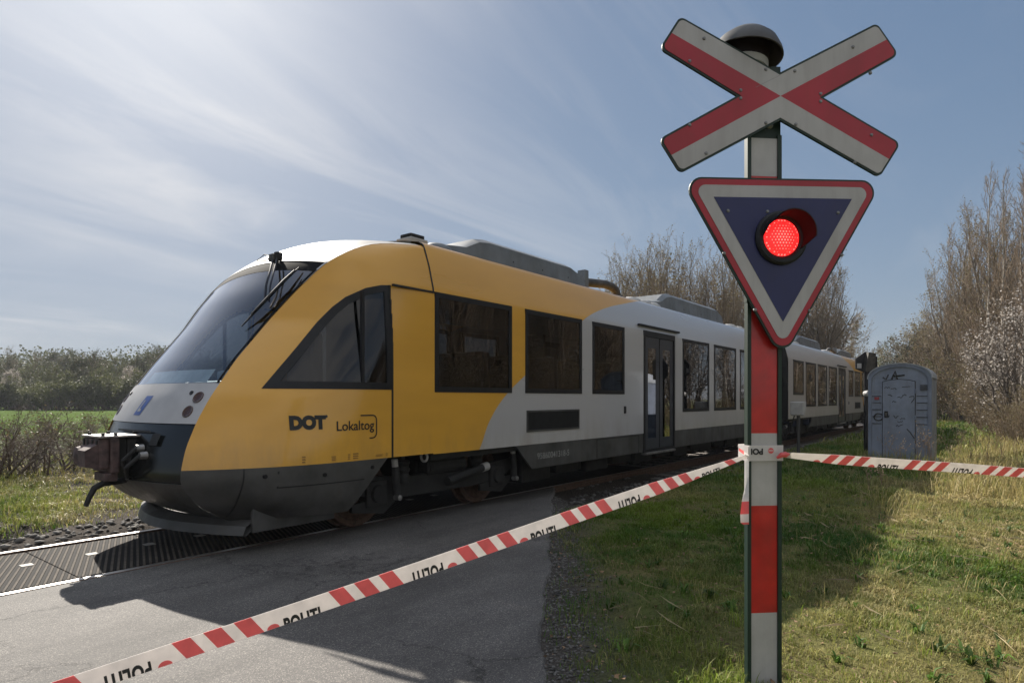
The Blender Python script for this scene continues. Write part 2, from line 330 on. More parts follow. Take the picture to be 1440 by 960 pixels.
train = empty('railcar', label='yellow and pale grey two-car diesel train stopped across the road, its nose at the left', cat='train')
cabwin_in = inset(CABWIN, .035)
def make_car(mir):
    B = lambda mb, n, p=train, sm=False: mb.build(n, p, sm, mirror=mir)
    # ---- body shell
    mb = MB()
    xs = sorted({XC, XEND} | {a for w in WINS for a in w[:2]} | set(DOOR[:2]) | set(np.linspace(XC, XEND, 15)))
    zs = sorted({.77, 1.12, 1.46, 1.50, 2.5, 2.58, 2.60, 2.43})
    def hole(x, z):
        for a, b_, c, d in WINS + [(DOOR[0], DOOR[1], .7, DOOR[3])]:
            if a < x < b_ and c < z < d: return True
    top = [2.68, 2.78, 2.87, 2.98, 3.08, 3.11, 3.135, 3.155, 3.17]
    for sd in (-1, 1):
        P = [[(x, sd * wsec(z), z) for z in zs + top] for x in xs]
        mb.grid(P, M['paint'], skip=lambda i, j: j < len(zs) - 1 and hole((xs[i] + xs[i + 1]) / 2, (zs[j] + zs[j + 1]) / 2), flip=sd > 0)
    yy = [wsec(3.17) * k / 5 for k in range(-5, 6)]
    mb.grid([[(x, y, zsec(y)) for y in yy] for x in xs], M['paint'])
    ob = B(mb, 'body_shell', sm=34)
    # ---- ends and floor
    mb = MB(); mb.box((XC, -1.33, .70), (XEND - .02, 1.33, .766), M['under'])
    ring = [(wsec(z) * .985, z) for z in [.77, 2.5] + top] + [(.8, 3.225), (.3, 3.27)] ; ring = [(-y, z) for y, z in ring] + ring[::-1]
    mb.prism(ring, lambda u, v, w: (XEND - .04 + w, u, v), .035, M['under']); B(mb, 'floor_frame')
    # ---- interior
    mb = MB(); mb.box((XC + .02, -1.32, .775), (10.0, 1.32, .80), M['interior']); mb.box((5.0, -1.1, 2.66), (18.9, 1.1, 2.70), M['interior'])
    mb.box((XC + .02, -1.30, .8), (XC + .07, 1.30, 1.5), M['bay']); mb.box((XC + .02, -1.30, 1.5), (XC + .07, .62, 2.6), M['bay']); mb.box((XC + .02, 1.0, 1.5), (XC + .07, 1.3, 2.6), M['bay'])
    mb.box((9.7, -1.30, .8), (9.76, -.45, 2.6), M['interior']); mb.box((9.7, .45, .8), (9.76, 1.30, 2.6), M['interior'])
    for x in (5.9, 6.75, 7.45, 8.3, 9.1): 
        for y in (-.85, .85): mb.box((x, y - .46, .8), (x + .13, y + .46, 1.98), M['seat'], .05); mb.box((x - .4, y - .46, .8), (x, y + .46, 1.27), M['seat'], .05)
    for x in (12.2, 13.0, 14.2, 15.2, 16.1, 17.2, 17.9):
        for y in (-.85, .85): mb.box((x, y - .46, .5), (x + .13, y + .46, 1.62), M['seat'], .05)
    mb.box((16.9, -1.3, .8), (16.95, -.45, 2.6), M['interior']); mb.box((16.9, .45, .8), (16.95, 1.3, 2.6), M['interior'])
    B(mb, 'saloon_interior')
    # ---- windows
    for a, b_, c, d in WINS:
        for sd in (-1, 1):
            y0 = sd * 1.381; y1 = sd * 1.335; mb = MB(); t = .062
            P0 = [(a, c), (b_, c), (b_, d), (a, d)]; P1 = inset(P0, t)
            vs = [(x, y0, z) for x, z in P0 + P1] + [(x, y1, z) for x, z in P0 + P1]; fs = []
            for i in range(4):
                j = (i + 1) % 4; fs += [(i, j, 4 + j, 4 + i), (8 + i, 8 + j, 12 + j, 12 + i), (i, j, 8 + j, 8 + i), (4 + i, 4 + j, 12 + j, 12 + i)]
            mb.add(vs, fs, M['black'])
            w = B(mb, 'window'); mb = MB()
            (xa, za), (xb, zb) = P1[0], P1[2]
            mb.add([(xa - .01, sd * 1.372, za - .01), (xb + .01, sd * 1.372, za - .01), (xb + .01, sd * 1.372, zb + .01), (xa - .01, sd * 1.372, zb + .01)], [(0, 1, 2, 3)], M['glass'])
            B(mb, 'pane', w)
    # ---- doors
    for sd in (-1, 1):
        a, b_, c, d = DOOR; mb = MB(); Y0, Y1 = sd * 1.384, sd * 1.30
        for (p, q, r, s_) in ((a, a + .06, c, d), (b_ - .06, b_, c, d), (a + .06, b_ - .06, d - .10, d), (a + .06, b_ - .06, c, c + .05)): mb.box((p, Y0, r), (q, Y1, s_), M['black'])
        dr = B(mb, 'door'); xm = (a + b_) / 2
        for (p, q) in ((a + .065, xm - .012), (xm + .012, b_ - .065)):
            mb = MB(); g0, g1, h0, h1 = p + .13, q - .13, c + .24, d - .30
            for (s0, s1, s2, s3) in ((p, g0, c + .055, d - .105), (g1, q, c + .055, d - .105), (g0, g1, c + .055, h0), (g0, g1, h1, d - .105)): mb.box((s0, sd * 1.365, s2), (s1, sd * 1.325, s3), M['door'])
            lf = B(mb, 'door_leaf', dr); mb = MB()
            mb.add([(g0, sd * 1.36, h0), (g1, sd * 1.36, h0), (g1, sd * 1.36, h1), (g0, sd * 1.36, h1)], [(0, 1, 2, 3)], M['doorglass']); B(mb, 'door_pane', dr)
        mb = MB(); mb.box((xm - .012, sd * 1.372, c + .055), (xm + .012, sd * 1.32, d - .105), M['seam']); B(mb, 'door_seal', dr)
        mb = MB(); mb.box((a + .05, sd * 1.42, c - .045), (b_ - .05, sd * 1.30, c - .005), M['steel'], .01); B(mb, 'door_step', dr)
        mb = MB(); mb.box((a - .2, sd * 1.40, 2.665), (b_ + .2, sd * 1.355, 2.70), M['black'], .008); B(mb, 'rain_gutter')
        mb = MB(); mb.box((9.44, sd * 1.395, 1.14), (9.50, sd * 1.37, 1.26), M['black'], .01); B(mb, 'door_button')
        # louvre
        mb = MB(); x0, x1, z0, z1 = 6.70, 8.02, .94, 1.23
        for (s0, s1, s2, s3) in ((x0, x1, z1 - .025, z1), (x0, x1, z0, z0 + .025), (x0, x0 + .025, z0 + .025, z1 - .025), (x1 - .025, x1, z0 + .025, z1 - .025)): mb.box((s0, sd * 1.386, s2), (s1, sd * 1.35, s3), M['skirt'])
        mb.box((x0 + .02, sd * 1.377, z0 + .02), (x1 - .02, sd * 1.36, z1 - .02), M['bay'])
        for k in range(46): xx = x0 + .04 + k * (x1 - x0 - .08) / 45; mb.box((xx - .006, sd * 1.384, z0 + .026), (xx + .006, sd * 1.378, z1 - .026), M['under'])
        B(mb, 'air_louvre')
        # skirts
        sk = lambda poly, y=1.37, t=.03: mb.prism(poly, lambda u, v, w: (u, sd * (y - w), v), t, M['skirt'])
        mb = MB(); sk([(6.48, .766), (6.83, .44), (10.17, .44), (10.17, .766)]); sk([(11.54, .44), (16.4, .44), (16.05, .60), (16.05, .766), (11.54, .766)])
        s_ = B(mb, 'side_skirt')
        mb = MB()
        for (p, q, r, s2) in ((8.55, 8.565, .45, .75), (9.99, 10.005, .45, .75), (8.565, 9.99, .738, .75)): mb.box((p, sd * 1.374, r), (q, sd * 1.36, s2), M['seam'])
        B(mb, 'hatch_seam', s_)
    # ---- running number (indistinct in the photograph)
    if not mir:
        v, f = text_geo('95860041318-5', .1); v = fit(v, .80, .085)
        mb = MB(); mb.add([(6.95 + x, -1.374, .56 + z) for x, z, _ in v], f, M['faint']); mb.build('running_number', train, normals=False)
    # ---- seams
    for sd in (-1, 1):
        mb = MB(); 
        for k in range(12):
            z0, z1 = .78 + k * (2.57 - .78) / 12, .78 + (k + 1) * (2.57 - .78) / 12
            mb.box((4.352, sd * (W(4.36, z0) + .003), z0), (4.376, sd * (W(4.36, z0) - .02), z1), M['seam'])
        mb.box((4.376, sd * 1.380, 2.560), (4.972, sd * 1.35, 2.582), M['seam'])
        zz = np.linspace(2.58, 3.17, 18)
        for z0, z1 in zip(zz[:-1], zz[1:]):
            mb.add([(4.952, sd * (wsec(z0) + .003), z0 + .003), (4.976, sd * (wsec(z0) + .003), z0 + .003), (4.976, sd * (wsec(z1) + .003), z1 + .003), (4.952, sd * (wsec(z1) + .003), z1 + .003)], [(0, 1, 2, 3)], M['seam'])
        B(mb, 'panel_seam')
    # ---- cab cheeks
    zl = np.concatenate([np.linspace(.29, .78, 12), np.linspace(.78, 3.12, 82)[1:]]); nq = 78
    for sd in (-1, 1):
        mb = MB(); P = []; 
        for z in zl:
            x0 = xe(z); row = []
            for k in range(nq + 1): x = x0 + (XC - x0) * (k / nq); row.append((x, sd * W(x, z), z))
            P.append(row)
        def skp(i, j):
            c = [(P[i][j][k] + P[i + 1][j + 1][k]) / 2 for k in (0, 2)]
            if inside(c, cabwin_in): return True
        ku = 11; mb.grid(P[ku:], M['paint'], skip=lambda i, j: skp(i + ku, j), flip=sd > 0)
        low = []
        for z in zl[:ku + 1]:
            x0 = xe(z); x1 = 4.30 - (.78 - z) * .97; low.append([(x0 + (x1 - x0) * k / 60, sd * W(x0 + (x1 - x0) * k / 60, z), z) for k in range(61)])     # skirt ends on a slant
        mb.grid(low, M['apron'], flip=sd > 0)
        B(mb, 'cab_side', sm=35)
        # window in the cheek
        o0 = densify(CABWIN, .06); i0 = densify(inset(CABWIN, .085), .06); n = 0
        i0 = [tuple(p) for p in inset(o0, .07)]
        mb = MB(); n = len(o0)
        S3 = lambda p, e: (p[0], sd * (W(p[0], p[1]) + e), p[1])
        vs = [S3(p, .005) for p in o0] + [S3(p, .005) for p in i0] + [S3(p, -.05) for p in i0] + [S3(p, -.004) for p in o0]
        fs = []
        for i in range(n):
            j = (i + 1) % n; fs += [(i, j, n + j, n + i), (n + i, n + j, 2 * n + j, 2 * n + i), (3 * n + i, 3 * n + j, j, i)]
        mb.add(vs, fs, M['black']); w = B(mb, 'cab_window')
        mb = MB(); big = inset(CABWIN, .05)
        P2 = P; mb.grid([[(x, y - sd * .008, z) for x, y, z in r] for r in P2], M['cabglass'], skip=lambda i, j: not inside([(P[i][j][k] + P[i + 1][j + 1][k]) / 2 for k in (0, 2)], big), flip=sd > 0)
        B(mb, 'cab_pane', w, 40)
        mb = MB(); mb.box((3.98, sd * 1.368, 1.5), (4.01, sd * 1.33, 2.45), M['black']); B(mb, 'window_divider', w)
        # access hatch seams on the grey cheek
        mb = MB()
        for (x0, x1, z0, z1) in ((3.12, 3.135, .585, .74), (3.135, 4.0, .585, .597)):
            for k in range(10):
                a0, a1 = x0 + (x1 - x0) * k / 10, x0 + (x1 - x0) * (k + 1) / 10
                mb.add([(a0, sd * (W(a0, z0) + .003), z0), (a1, sd * (W(a1, z0) + .003), z0), (a1, sd * (W(a1, z1) + .003), z1), (a0, sd * (W(a0, z1) + .003), z1)], [(0, 1, 2, 3)], M['seam'])
        for k in range(10):
            z0, z1 = .34 + k * .044, .384 + k * .044
            mb.add([(2.86 + (.78 - z) * -.1 + dx, sd * (W(2.86, z) + .003), z) for z, dx in ((z0, 0), (z0, .014), (z1, .014), (z1, 0))], [(0, 1, 2, 3)], M['seam'])
        for (x, z) in ((3.02, .70), (4.1, .70), (3.55, .675)): mb.lathe([(0, .008), (.02, .008), (.02, -.01)], (x, sd * W(x, z), z), (0, sd, 0), M['black'], 12)
        B(mb, 'cheek_hatch')
    # ---- front strip: roof cap, trim, windscreen, nose band, apron
    vv = np.linspace(-1, 1, 25)
    def strip(name, z0, z1, n, m, v0=-1, v1=1, off=0, par=train, smo=50):
        mb = MB(); mb.grid([[cap(z, v0 + (v1 - v0) * k / 24, off) for k in range(25)] for z in np.linspace(z0, z1, n)], m); return B(mb, name, par, smo)
    strip('cab_roof', 2.735, 3.12, 14, M['roof_grey'])
    strip('roof_trim', 2.64, 2.745, 6, M['trim'], off=-.004)
    ws = strip('windscreen', 1.53, 2.65, 30, M['windscreen'], -.965, .92, -.006)
    for a, b_ in ((-1, -.965), (.92, 1)): strip('windscreen_rim', 1.53, 2.65, 30, M['trim'], a, b_, .008, ws)
    for a, b_ in ((-1.004, -.982), (.982, 1.004)): strip('edge_trim', 2.5, 3.11, 24, M['white_paint'], a, b_, .006, ws)
    nb = strip('nose_band', 1.17, 1.53, 10, M['white_paint'])
    mb = MB(); mb.grid([[cap(1.53, v, 0) for v in vv], [(cap(1.53, v)[0] + .12, v * be(1.53) * .97, 1.525) for v in vv]], M['white_paint']); B(mb, 'nose_ledge')
    strip('front_apron', .29, .66, 12, M['apron'])
    # black lower front that closes round the coupler
    fp = strip('front_panel', .66, 1.17, 12, M['gloss_black'], -.985, .985, -.012)
    mb = MB()
    for a0, a1, z0, z1 in ((-.62, -.50, .98, 1.08), (-.44, .30, 1.09, 1.105), (.42, .60, .84, .93)):
        mb.grid([[cap(z0 + (z1 - z0) * q, a0 + (a1 - a0) * k / 6, .012) for k in range(7)] for q in (0, .5, 1)], M['under'])
    B(mb, 'panel_hatch', fp)
    mb = MB()
    mb.grid([[cap(.66, v, 0) for v in vv], [cap(.66, v, -.05) for v in vv]], M['apron'])
    # brackets, hoses and boxes inside
    for (y, z) in ((-.34, .92), (-.42, .86), (.36, .9)):
        x0 = cap(z, y / .9)[0]; mb.tube([(x0 + .05, y, z + .04), (x0 - .05, y, z + .02), (x0 - .13, y * .9, z - .07), (x0 - .10, y * .75, z - .16), (x0 - .06, y * .5, z - .18)], .018, M['under'], 8)
        mb.lathe([(0, .03), (.03, .03), (.035, -.03)], (x0 - .01, y, z + .03), (-1, 0, 0), M['steel'], 10)
    B(mb, 'brake_hose')
    # headlamps on the band
    def capd(name, z, v, r, m, par, off=.004):
        c = Vector(cap(z, v)); e = .01; t1 = (Vector(cap(z + e, v)) - c).normalized(); t2 = (Vector(cap(z, v + e)) - c).normalized(); nn = t1.cross(t2).normalized()
        if nn.x > 0: nn = -nn
        mb = MB(); mb.lathe([(0, off * .3), (r * .55, off * .35), (r * .86, off * .8), (r, off * 1.6), (r * 1.08, off), (r * 1.08, -.03)], c, nn, m, 24); return B(mb, name, par, 40)
    for sd in (-1, 1):
        capd('headlamp', 1.40, sd * .85, .054, M['amber'], nb); capd('headlamp', 1.275, sd * .82, .054, M['amber'], nb); capd('marker_lamp', 1.44, sd * .72, .02, M['black'], nb)
    if not mir:
        mb = MB(); zz = np.linspace(1.235, 1.415, 7)
        mb.grid([[cap(z, (-.07 + .14 * k / 6 - (z - 1.32) * .28) / .9, .003) for k in range(7)] for z in zz], M['logo_blue']); lg = mb.build('front_emblem', nb)
        v, f = text_geo('L', .1, .004); v = fit(v, .062, .105)
        mb = MB(); mb.add([cap(1.270 + z, (.034 - x - (z - .05) * .28) / .9, .006) for x, z, _ in v], f, M['white_paint']); mb.build('emblem_letter', nb, normals=False)
    strip('screen_blind', 1.54, 1.66, 5, M['blind'], -.72, .78, -.06, ws)
    # cab interior
    mb = MB(); mb.box((2.95, -.85, 1.30), (3.55, .85, 1.56), M['dash'], .05); mb.box((3.25, -.6, 1.56), (3.5, .1, 1.68), M['dash'], .04)
    mb.box((3.0, -1.05, .95), (4.95, 1.05, 1.0), M['bay']); mb.box((4.15, -.3, 1.2), (4.3, .25, 2.15), M['seat'], .06); mb.box((3.8, -.3, 1.15), (4.3, .25, 1.35), M['seat'], .05)
    B(mb, 'driver_desk')
    # wipers
    if not mir:
        mb = MB(); o = lambda z, y, e: cap(z, y / be(z), e)
        c_ = Vector(cap(2.73, -.30, .04)); mb.box(c_ - Vector((.035, .05, .03)), c_ + Vector((.035, .05, .05)), M['pipe'], .012); mb.box(c_ - Vector((.02, .09, .02)), c_ + Vector((.05, -.03, .065)), M['under'], .01); mb.tube([c_ + Vector((0, -.08, 0)), c_ + Vector((0, .09, .01))], .018, M['under'], 8)
        for a0, a1, rr in ((-.30, -.80, .011), (-.36, -.86, .009)):
            mb.tube([cap(2.73, a0, .05), cap(2.58, a0 - .22, .08), cap(2.40, a1 + .10, .08), cap(2.28, a1, .04)], rr, M['black'], 6)
        mb.tube([cap(2.75, -.25, .05), cap(2.77, -.08, .07), cap(2.72, -.05, .06), cap(2.71, -.22, .05)], .006, M['black'], 6)
        wp = mb.build('wiper_arm', train, True)
        mb = MB()
        for e, dv in ((.03, 0), (.06, -.05)):
            mb.tube([cap(2.64 - abs(dv), -.80 + dv * .6, e), cap(2.45, -.84 + dv, e + .03), cap(2.25, -.83 + dv, e + .03), cap(2.05 + abs(dv) * 2, -.75 + dv, e)], [.007, .016, .016, .006], M['black'], 6)
        mb.build('wiper_blade', wp, True)
    # coupler
    def SH(q): q.v = [(x + .095, y, z) for x, y, z in q.v]
    mb = MB(); mb.box((1.985, -.19, .77), (2.07, .20, 1.04), M['rust'], .022); mb.box((2.07, -.215, .73), (2.14, .215, 1.045), M['rust'], .014)
    for q in (-.15, -.05, .06, .15): mb.box((1.975, q - .012, .79), (1.99, q + .012, 1.03), M['under'], .004); mb.lathe([(0, .02), (.016, .018), (.016, 0)], (1.985, q + .045, .80), (-1, 0, 0), M['steel'], 6)
    mb.box((2.03, -.20, .66), (2.13, .06, .735), M['rust'], .012)
    mb.prism([(-.10, .80), (.03, .77), (.03, 1.01), (-.10, .94)], lambda u, v, w: (1.985 + u, -.17 + w, v), .17, M['rust'])
    mb.lathe([(.105, .12), (.08, .02), (.0, 0)], (1.885, .10, .88), (1, 0, 0), M['rust'], 18)
    mb.box((2.14, -.17, .78), (2.21, .17, 1.04), M['under'], .01)
    for q in (-.14, .13): mb.tube([(2.13, q, .85), (2.24, q, .85)], .02, M['steel'], 8)
    mb.box((2.21, -.18, .64), (2.62, .18, 1.035), M['under'], .03); mb.tube([(2.6, 0, .82), (3.2, 0, .82)], .11, M['under'], 14)
    SH(mb); cp = B(mb, 'coupler'); mb = MB(); mb.box((1.98, -.215, 1.046), (2.42, .215, 1.064), M['plate'], .005)
    for x, y in ((2.02, -.18), (2.02, .13), (2.12, -.18), (2.18, .16), (2.30, -.1), (2.36, .15)): mb.lathe([(0, .022), (.016, .022), (.016, -.01)], (x, y, 1.066), (0, 0, 1), M['under'], 8)
    SH(mb); B(mb, 'coupler_plate', cp); mb = MB(); mb.tube([(2.30, -.1, .66), (2.16, -.12, .65), (2.04, -.13, .645), (1.97, -.13, .61), (1.93, -.13, .53), (1.905, -.13, .46)], [.026, .028, .028, .026, .022, .020], M['under'], 10); SH(mb); B(mb, 'coupler_lever', cp, True)
    mb = MB(); mb.box((2.36, -.195, .86), (2.385, -.175, .98), M['cabinet']); SH(mb); B(mb, 'coupler_tag', cp); mb = MB(); mb.box((2.42, -.24, .90), (2.5, -.17, .915), M['steel']); SH(mb); B(mb, 'coupler_bracket', cp)
    # snow plough and guard
    mb = MB(); ys = np.linspace(-1.08, 1.08, 21); px_ = lambda y: 2.62 + .30 * (abs(y) / 1.08) ** 1.8
    mb.grid([[(px_(y) + .10, y, .30) for y in ys], [(px_(y) + .01, y, .255) for y in ys], [(px_(y) - .02, y, .175) for y in ys], [(px_(y) + .01, y, .17) for y in ys], [(px_(y) + .16, y, .30) for y in ys]], M['skirt']); B(mb, 'snow_plough', sm=30)
    for sd in (-1, 1):
        mb = MB(); mb.box((2.98, sd * 1.10, .19), (3.85, sd * 1.06, .42), M['skirt'], .008); B(mb, 'side_guard')
    # roof equipment
    def roofbox(x0, x1, w, h, nm):
        mb = MB(); z0 = zsec(w) + .0; prof = [(-w, z0), (-w * .97, z0 + h * .80), (-w * .84, z0 + h), (w * .84, z0 + h), (w * .97, z0 + h * .80), (w, z0)]
        def ringp(x, k, dz): return [(x, y * k, z0 + (z - z0) * dz) for y, z in prof]
        rows = [ringp(x0, .92, .42), ringp(x0 + .35, .95, .55), ringp(x0 + .55, 1, .9), ringp(x0 + .75, 1, 1), ringp(x1 - .5, 1, 1), ringp(x1 - .12, .97, .72), ringp(x1, .95, .5)]
        mb.grid(rows, M['roofbox']); mb.add(rows[0], [tuple(range(6))], M['roofbox']); mb.add(rows[-1], [tuple(range(6))[::-1]], M['roofbox'])
        mb.box((x0 + .05, -w - .02, z0 - .03), (x1 - .02, w + .02, z0 + .015), M['black'])
        for k in range(6): xx = x0 + .9 + k * (x1 - x0 - 1.5) / 5; mb.lathe([(0, .006), (.012, .006), (.012, -.01)], (xx, -w * .985, z0 + h * (.2 + .1 * (k % 2))), (0, -1, 0), M['black'], 8)
        return B(mb, nm, sm=20)
    roofbox(5.72, 9.0, .95, .34, 'air_conditioner'); roofbox(11.8, 15.8, .88, .40, 'cooling_unit')
    mb = MB(); mb.box((9.06, -.85, 3.18), (9.18, -.7, 3.56), M['roofbox'], .01); mb.tube([(9.15, -.75, 3.37), (9.9, -.75, 3.44), (10.15, -.75, 3.43), (10.32, -.75, 3.38), (10.38, -.75, 3.24)], .075, M['pipe'], 14); mb.lathe([(.11, 0), (.11, .07), (.07, .09)], (10.38, -.75, 3.22), (0, 0, 1), M['pipe'], 16); B(mb, 'exhaust_pipe', sm=40)
    mb = MB(); mb.box((4.99, -.98, 3.14), (5.27, -.72, 3.27), M['cabinet'], .02); mb.box((5.02, -.95, 3.27), (5.24, -.76, 3.32), M['under'], .015); B(mb, 'roof_aerial')
    for x in (5.55, 10.75, 11.2, 11.6, 16.2, 16.8, 17.5):
        mb = MB(); mb.lathe([(.0, .085), (.10, .075), (.17, .035), (.19, 0), (.19, -.06)], (x, -.85, zsec(.85)), (0, -.12, 1), M['cabinet'] if x > 6 else M['roofbox'], 18); B(mb, 'roof_vent', sm=True)
make_car(False); make_car(True)
# livery lettering on the cheek
def on_cheek(x, z, e=.005): return (x, -(W(x, z) + e), z)
for body, x0, w, z0, h, bold in (('DOT', 3.235, .335, 1.10, .135, .011), ('Lokaltog', 3.68, .44, 1.05, .122, .0015)):
    v, f = text_geo(body, .14, bold); v = fit(v, w, h); mb = MB(); mb.add([on_cheek(x0 + x, z0 + z) for x, z, _ in v], f, M['ink']); mb.build('brand_lettering', train, normals=False)
mb = MB(); c = [(x, z) for x, z in [(3.95, 1.222), (4.10, 1.222)] + [(4.10 + .05 * math.sin(a), 1.172 + .05 * math.cos(a)) for a in np.linspace(0, math.pi / 2, 6)] + [(4.15 - .05 + .05 * math.cos(a), 1.045 - .05 * math.sin(a)) for a in np.linspace(0, math.pi / 2, 6)] + [(4.06, .995)]]
for (a, b_) in zip(c[:-1], c[1:]):
    d = (Vector(b_) - Vector(a)); 
    if d.length < 1e-5: continue
    d.normalize(); n_ = Vector((-d.y, d.x)) * .0065; mb.add([on_cheek(p[0] + s * n_.x, p[1] + s * n_.y, .006) for p, s in ((a, 1), (b_, 1), (b_, -1), (a, -1))], [(0, 1, 2, 3)], M['ink'])
dd = [(3.575 + .014 * math.cos(a), 1.222 + .014 * math.sin(a)) for a in np.linspace(0, 2 * math.pi, 13)[:-1]]
mb.build('brand_bracket', train); mb = MB(); mb.add([on_cheek(x, z, .006) for x, z in dd], [tuple(range(12))], M['ink']); mb.build('brand_dot', train)
for x, w_, h_ in ((3.33, .035, .07), (3.62, .05, .05), (3.80, .03, .06), (3.86, .07, .065), (4.14, .10, .028), (4.27, .03, .035)):
    mb = MB()
    for k in range(3):
        z = .80 + k * h_ / 3; mb.add([on_cheek(x + u, z + q, .004) for u, q in ((0, 0), (w_, 0), (w_ * (.7 + .1 * k), h_ / 5), (0, h_ / 5))], [(0, 1, 2, 3)], M['stencil'])
    mb.build('inspection_stencil', train)
# gangway bellows
mb = MB(); pr = [(1.18, .8), (1.18, 2.5), (1.05, 2.9), (.75, 3.12), (0, 3.2)]; pr = [(-y, z) for y, z in pr] + pr[::-1][1:]
mb.grid([[(x, y * k, .8 + (z - .8) * k) for y, z in pr] for x, k in [(18.97 + i * .86 / 16, 1 if i % 2 else .95) for i in range(17)]], M['black']); mb.box((18.97, -1.1, .7), (19.83, 1.1, .8), M['under']); mb.build('gangway_bellows', train)
# bogies
def bogie(xc, hub=1.0):
    mb = MB()
    for sd in (-1, 1):
        y = sd * 1.08
        mb.prism([(-1.45, .50), (-1.1, .34), (-.55, .30), (.55, .30), (1.1, .34), (1.45, .50), (1.38, .60), (.6, .52), (-.6, .52), (-1.38, .60)], lambda u, v, w: (xc + u, y - .05 + w, v), .10, M['under'])
        mb.box((xc - .28, y - .10, .52), (xc + .28, y + .06, .70), M['under'], .03)
        mb.tube([(xc - .25, y + sd * .02, .60), (xc + .35, y + sd * .02, .60)], .10, M['under'], 14)
        mb.box((xc - .62, y - .02, .40), (xc - .56, y + .10, .76), M['skirt']); mb.box((xc + .62, y - .02, .42), (xc + .70, y + .10, .76), M['skirt'])
    mb.box((xc - .3, -1.0, .45), (xc + .3, 1.0, .68), M['under'], .03)
    bg = mb.build('bogie', train)
    for dx in (-hub, hub):
        for sd in (-1, 1):
            mb = MB(); mb.lathe([(0, .02), (.12, .02), (.13, -.01), (.30, -.02), (.33, .01), (.385, .01), (.385, -.10), (.41, -.105), (.41, -.135), (0, -.135)], (xc + dx, sd * .80, .385), (0, sd, 0), M['railweb'], 32); mb.build('wheel', bg, 40)
            mb = MB(); mb.box((xc + dx - .15, sd * 1.02, .24), (xc + dx + .15, sd * 1.17, .52), M['under'], .03); mb.lathe([(0, .03), (.09, .03), (.10, 0), (.10, -.05)], (xc + dx, sd * 1.17, .385), (0, sd, 0), M['under'], 16)
            mb.prism([(-.32, .22), (.1, .16), (.3, .30), (.3, .36), (-.32, .30)], lambda u, v, w: (xc + dx + u, sd * 1.12 - .02 + w, v), .04, M['under']); mb.build('axle_box', bg)
            mb = MB(); mb.lathe([(.0, .27), (.075, .27), (.09, .24), (.07, .20), (.09, .16), (.07, .12), (.09, .08), (.075, .02), (0, .02)], (xc + dx * .62, sd * 1.12, .44), (0, 0, 1), M['under'], 14); mb.build('spring', bg, 40)
            mb = MB(); x0 = xc + dx + (.22 if dx > 0 else .16)
            mb.tube([(x0, sd * 1.24, .74), (x0 + .01, sd * 1.24, .66)], .035, M['cabinet'], 10); mb.tube([(x0 + .01, sd * 1.24, .66), (x0 + .03, sd * 1.24, .36)], .045, M['under'], 10); mb.lathe([(0, .05), (.03, .04), (.03, -.04)], (x0 + .03, sd * 1.26, .33), (0, sd, 0), M['steel'], 10); mb.build('damper', bg)
    for sd in (-1, 1):
        mb = MB(); mb.tube([(xc + .0, sd * 1.22, .42), (xc + .62, sd * 1.22, .52)], .05, M['under'], 10); mb.tube([(xc + .62, sd * 1.22, .52), (xc + .72, sd * 1.22, .535)], .055, M['cabinet'], 10); mb.build('yaw_damper', bg)
    mb = MB()
    for dx in (-hub, hub): mb.tube([(xc + dx, -.8, .385), (xc + dx, .8, .385)], .075, M['under'], 12)
    mb.build('axle', bg)
for xc in (5.35, 19.4, 33.45): bogie(xc)
mb = MB(); mb.tube([(4.93, -1.26 + .05 * math.cos(a), .735 + .05 * math.sin(a)) for a in np.linspace(0, 2 * math.pi, 17)], .014, M['cabinet'], 8); mb.build('lifting_eye', train, True)
# underfloor gear between the bogies, hung low to block sun leaking under the train
for x0 in (6.9, 10.3, 13.4, 22.3, 25.6, 28.8):
    mb = MB()
    for k in range(4): mb.box((x0 + k * .85, -1.15, .22 + .05 * (k % 2)), (x0 + k * .85 + .7, 1.15, .7), M['under'], .03)
    mb.build('underfloor_equipment', train)

# ------------------------------------------------------------------ CROSSING SIGNAL POST
SC = Vector((3.158, -5.518, 0)); SU = Vector((.688, -.7255, 0)).normalized(); SN = Vector((-.7255, -.688, 0)).normalized()   # SN faces the road
post = empty('crossing_signal_post', SC, label='red and white banded crossing post with X sign, blue triangle and lit red lamp', cat='crossing signal')
def sp(u, v, w): return SU * u + SN * w + Vector((0, 0, v))
def rounded(poly, r, n=6):
    out = []
    for i, p in enumerate(poly):
        rr = r[i] if hasattr(r, '__len__') else r
        p = Vector(p); a = Vector(poly[i - 1]); b = Vector(poly[(i + 1) % len(poly)]); da = (a - p).normalized(); db = (b - p).normalized()
        if rr <= 0: out.append(tuple(p)); continue
        ang = da.angle(db); d = rr / math.tan(ang / 2); c = p + (da + db).normalized() * (rr / math.sin(ang / 2)); s = p + da * d - c; e = p + db * d - c
        a0 = math.atan2(s.y, s.x); a1 = math.atan2(e.y, e.x); dlt = (a1 - a0 + math.pi) % (2 * math.pi) - math.pi
        out += [tuple(c + Vector((math.cos(a0 + dlt * k / n), math.sin(a0 + dlt * k / n))) * rr) for k in range(n + 1)]
    return out
UP_ = -.068
mb = MB()
bands = [(-.1, .356, 'pole_white'), (.356, .873, 'pole_red'), (.873, 1.222, 'pole_white'), (1.222, 2.462, 'pole_red'), (2.462, 2.645, 'pole_white')]
for a, b_, m in bands: mb.prism([(UP_ - .067, a), (UP_ + .067, a), (UP_ + .067, b_), (UP_ - .067, b_)], lambda u, v, w: sp(u, v, -.035 + w), .006, M[m])
pole = mb.build('pole', post)
mb = MB()
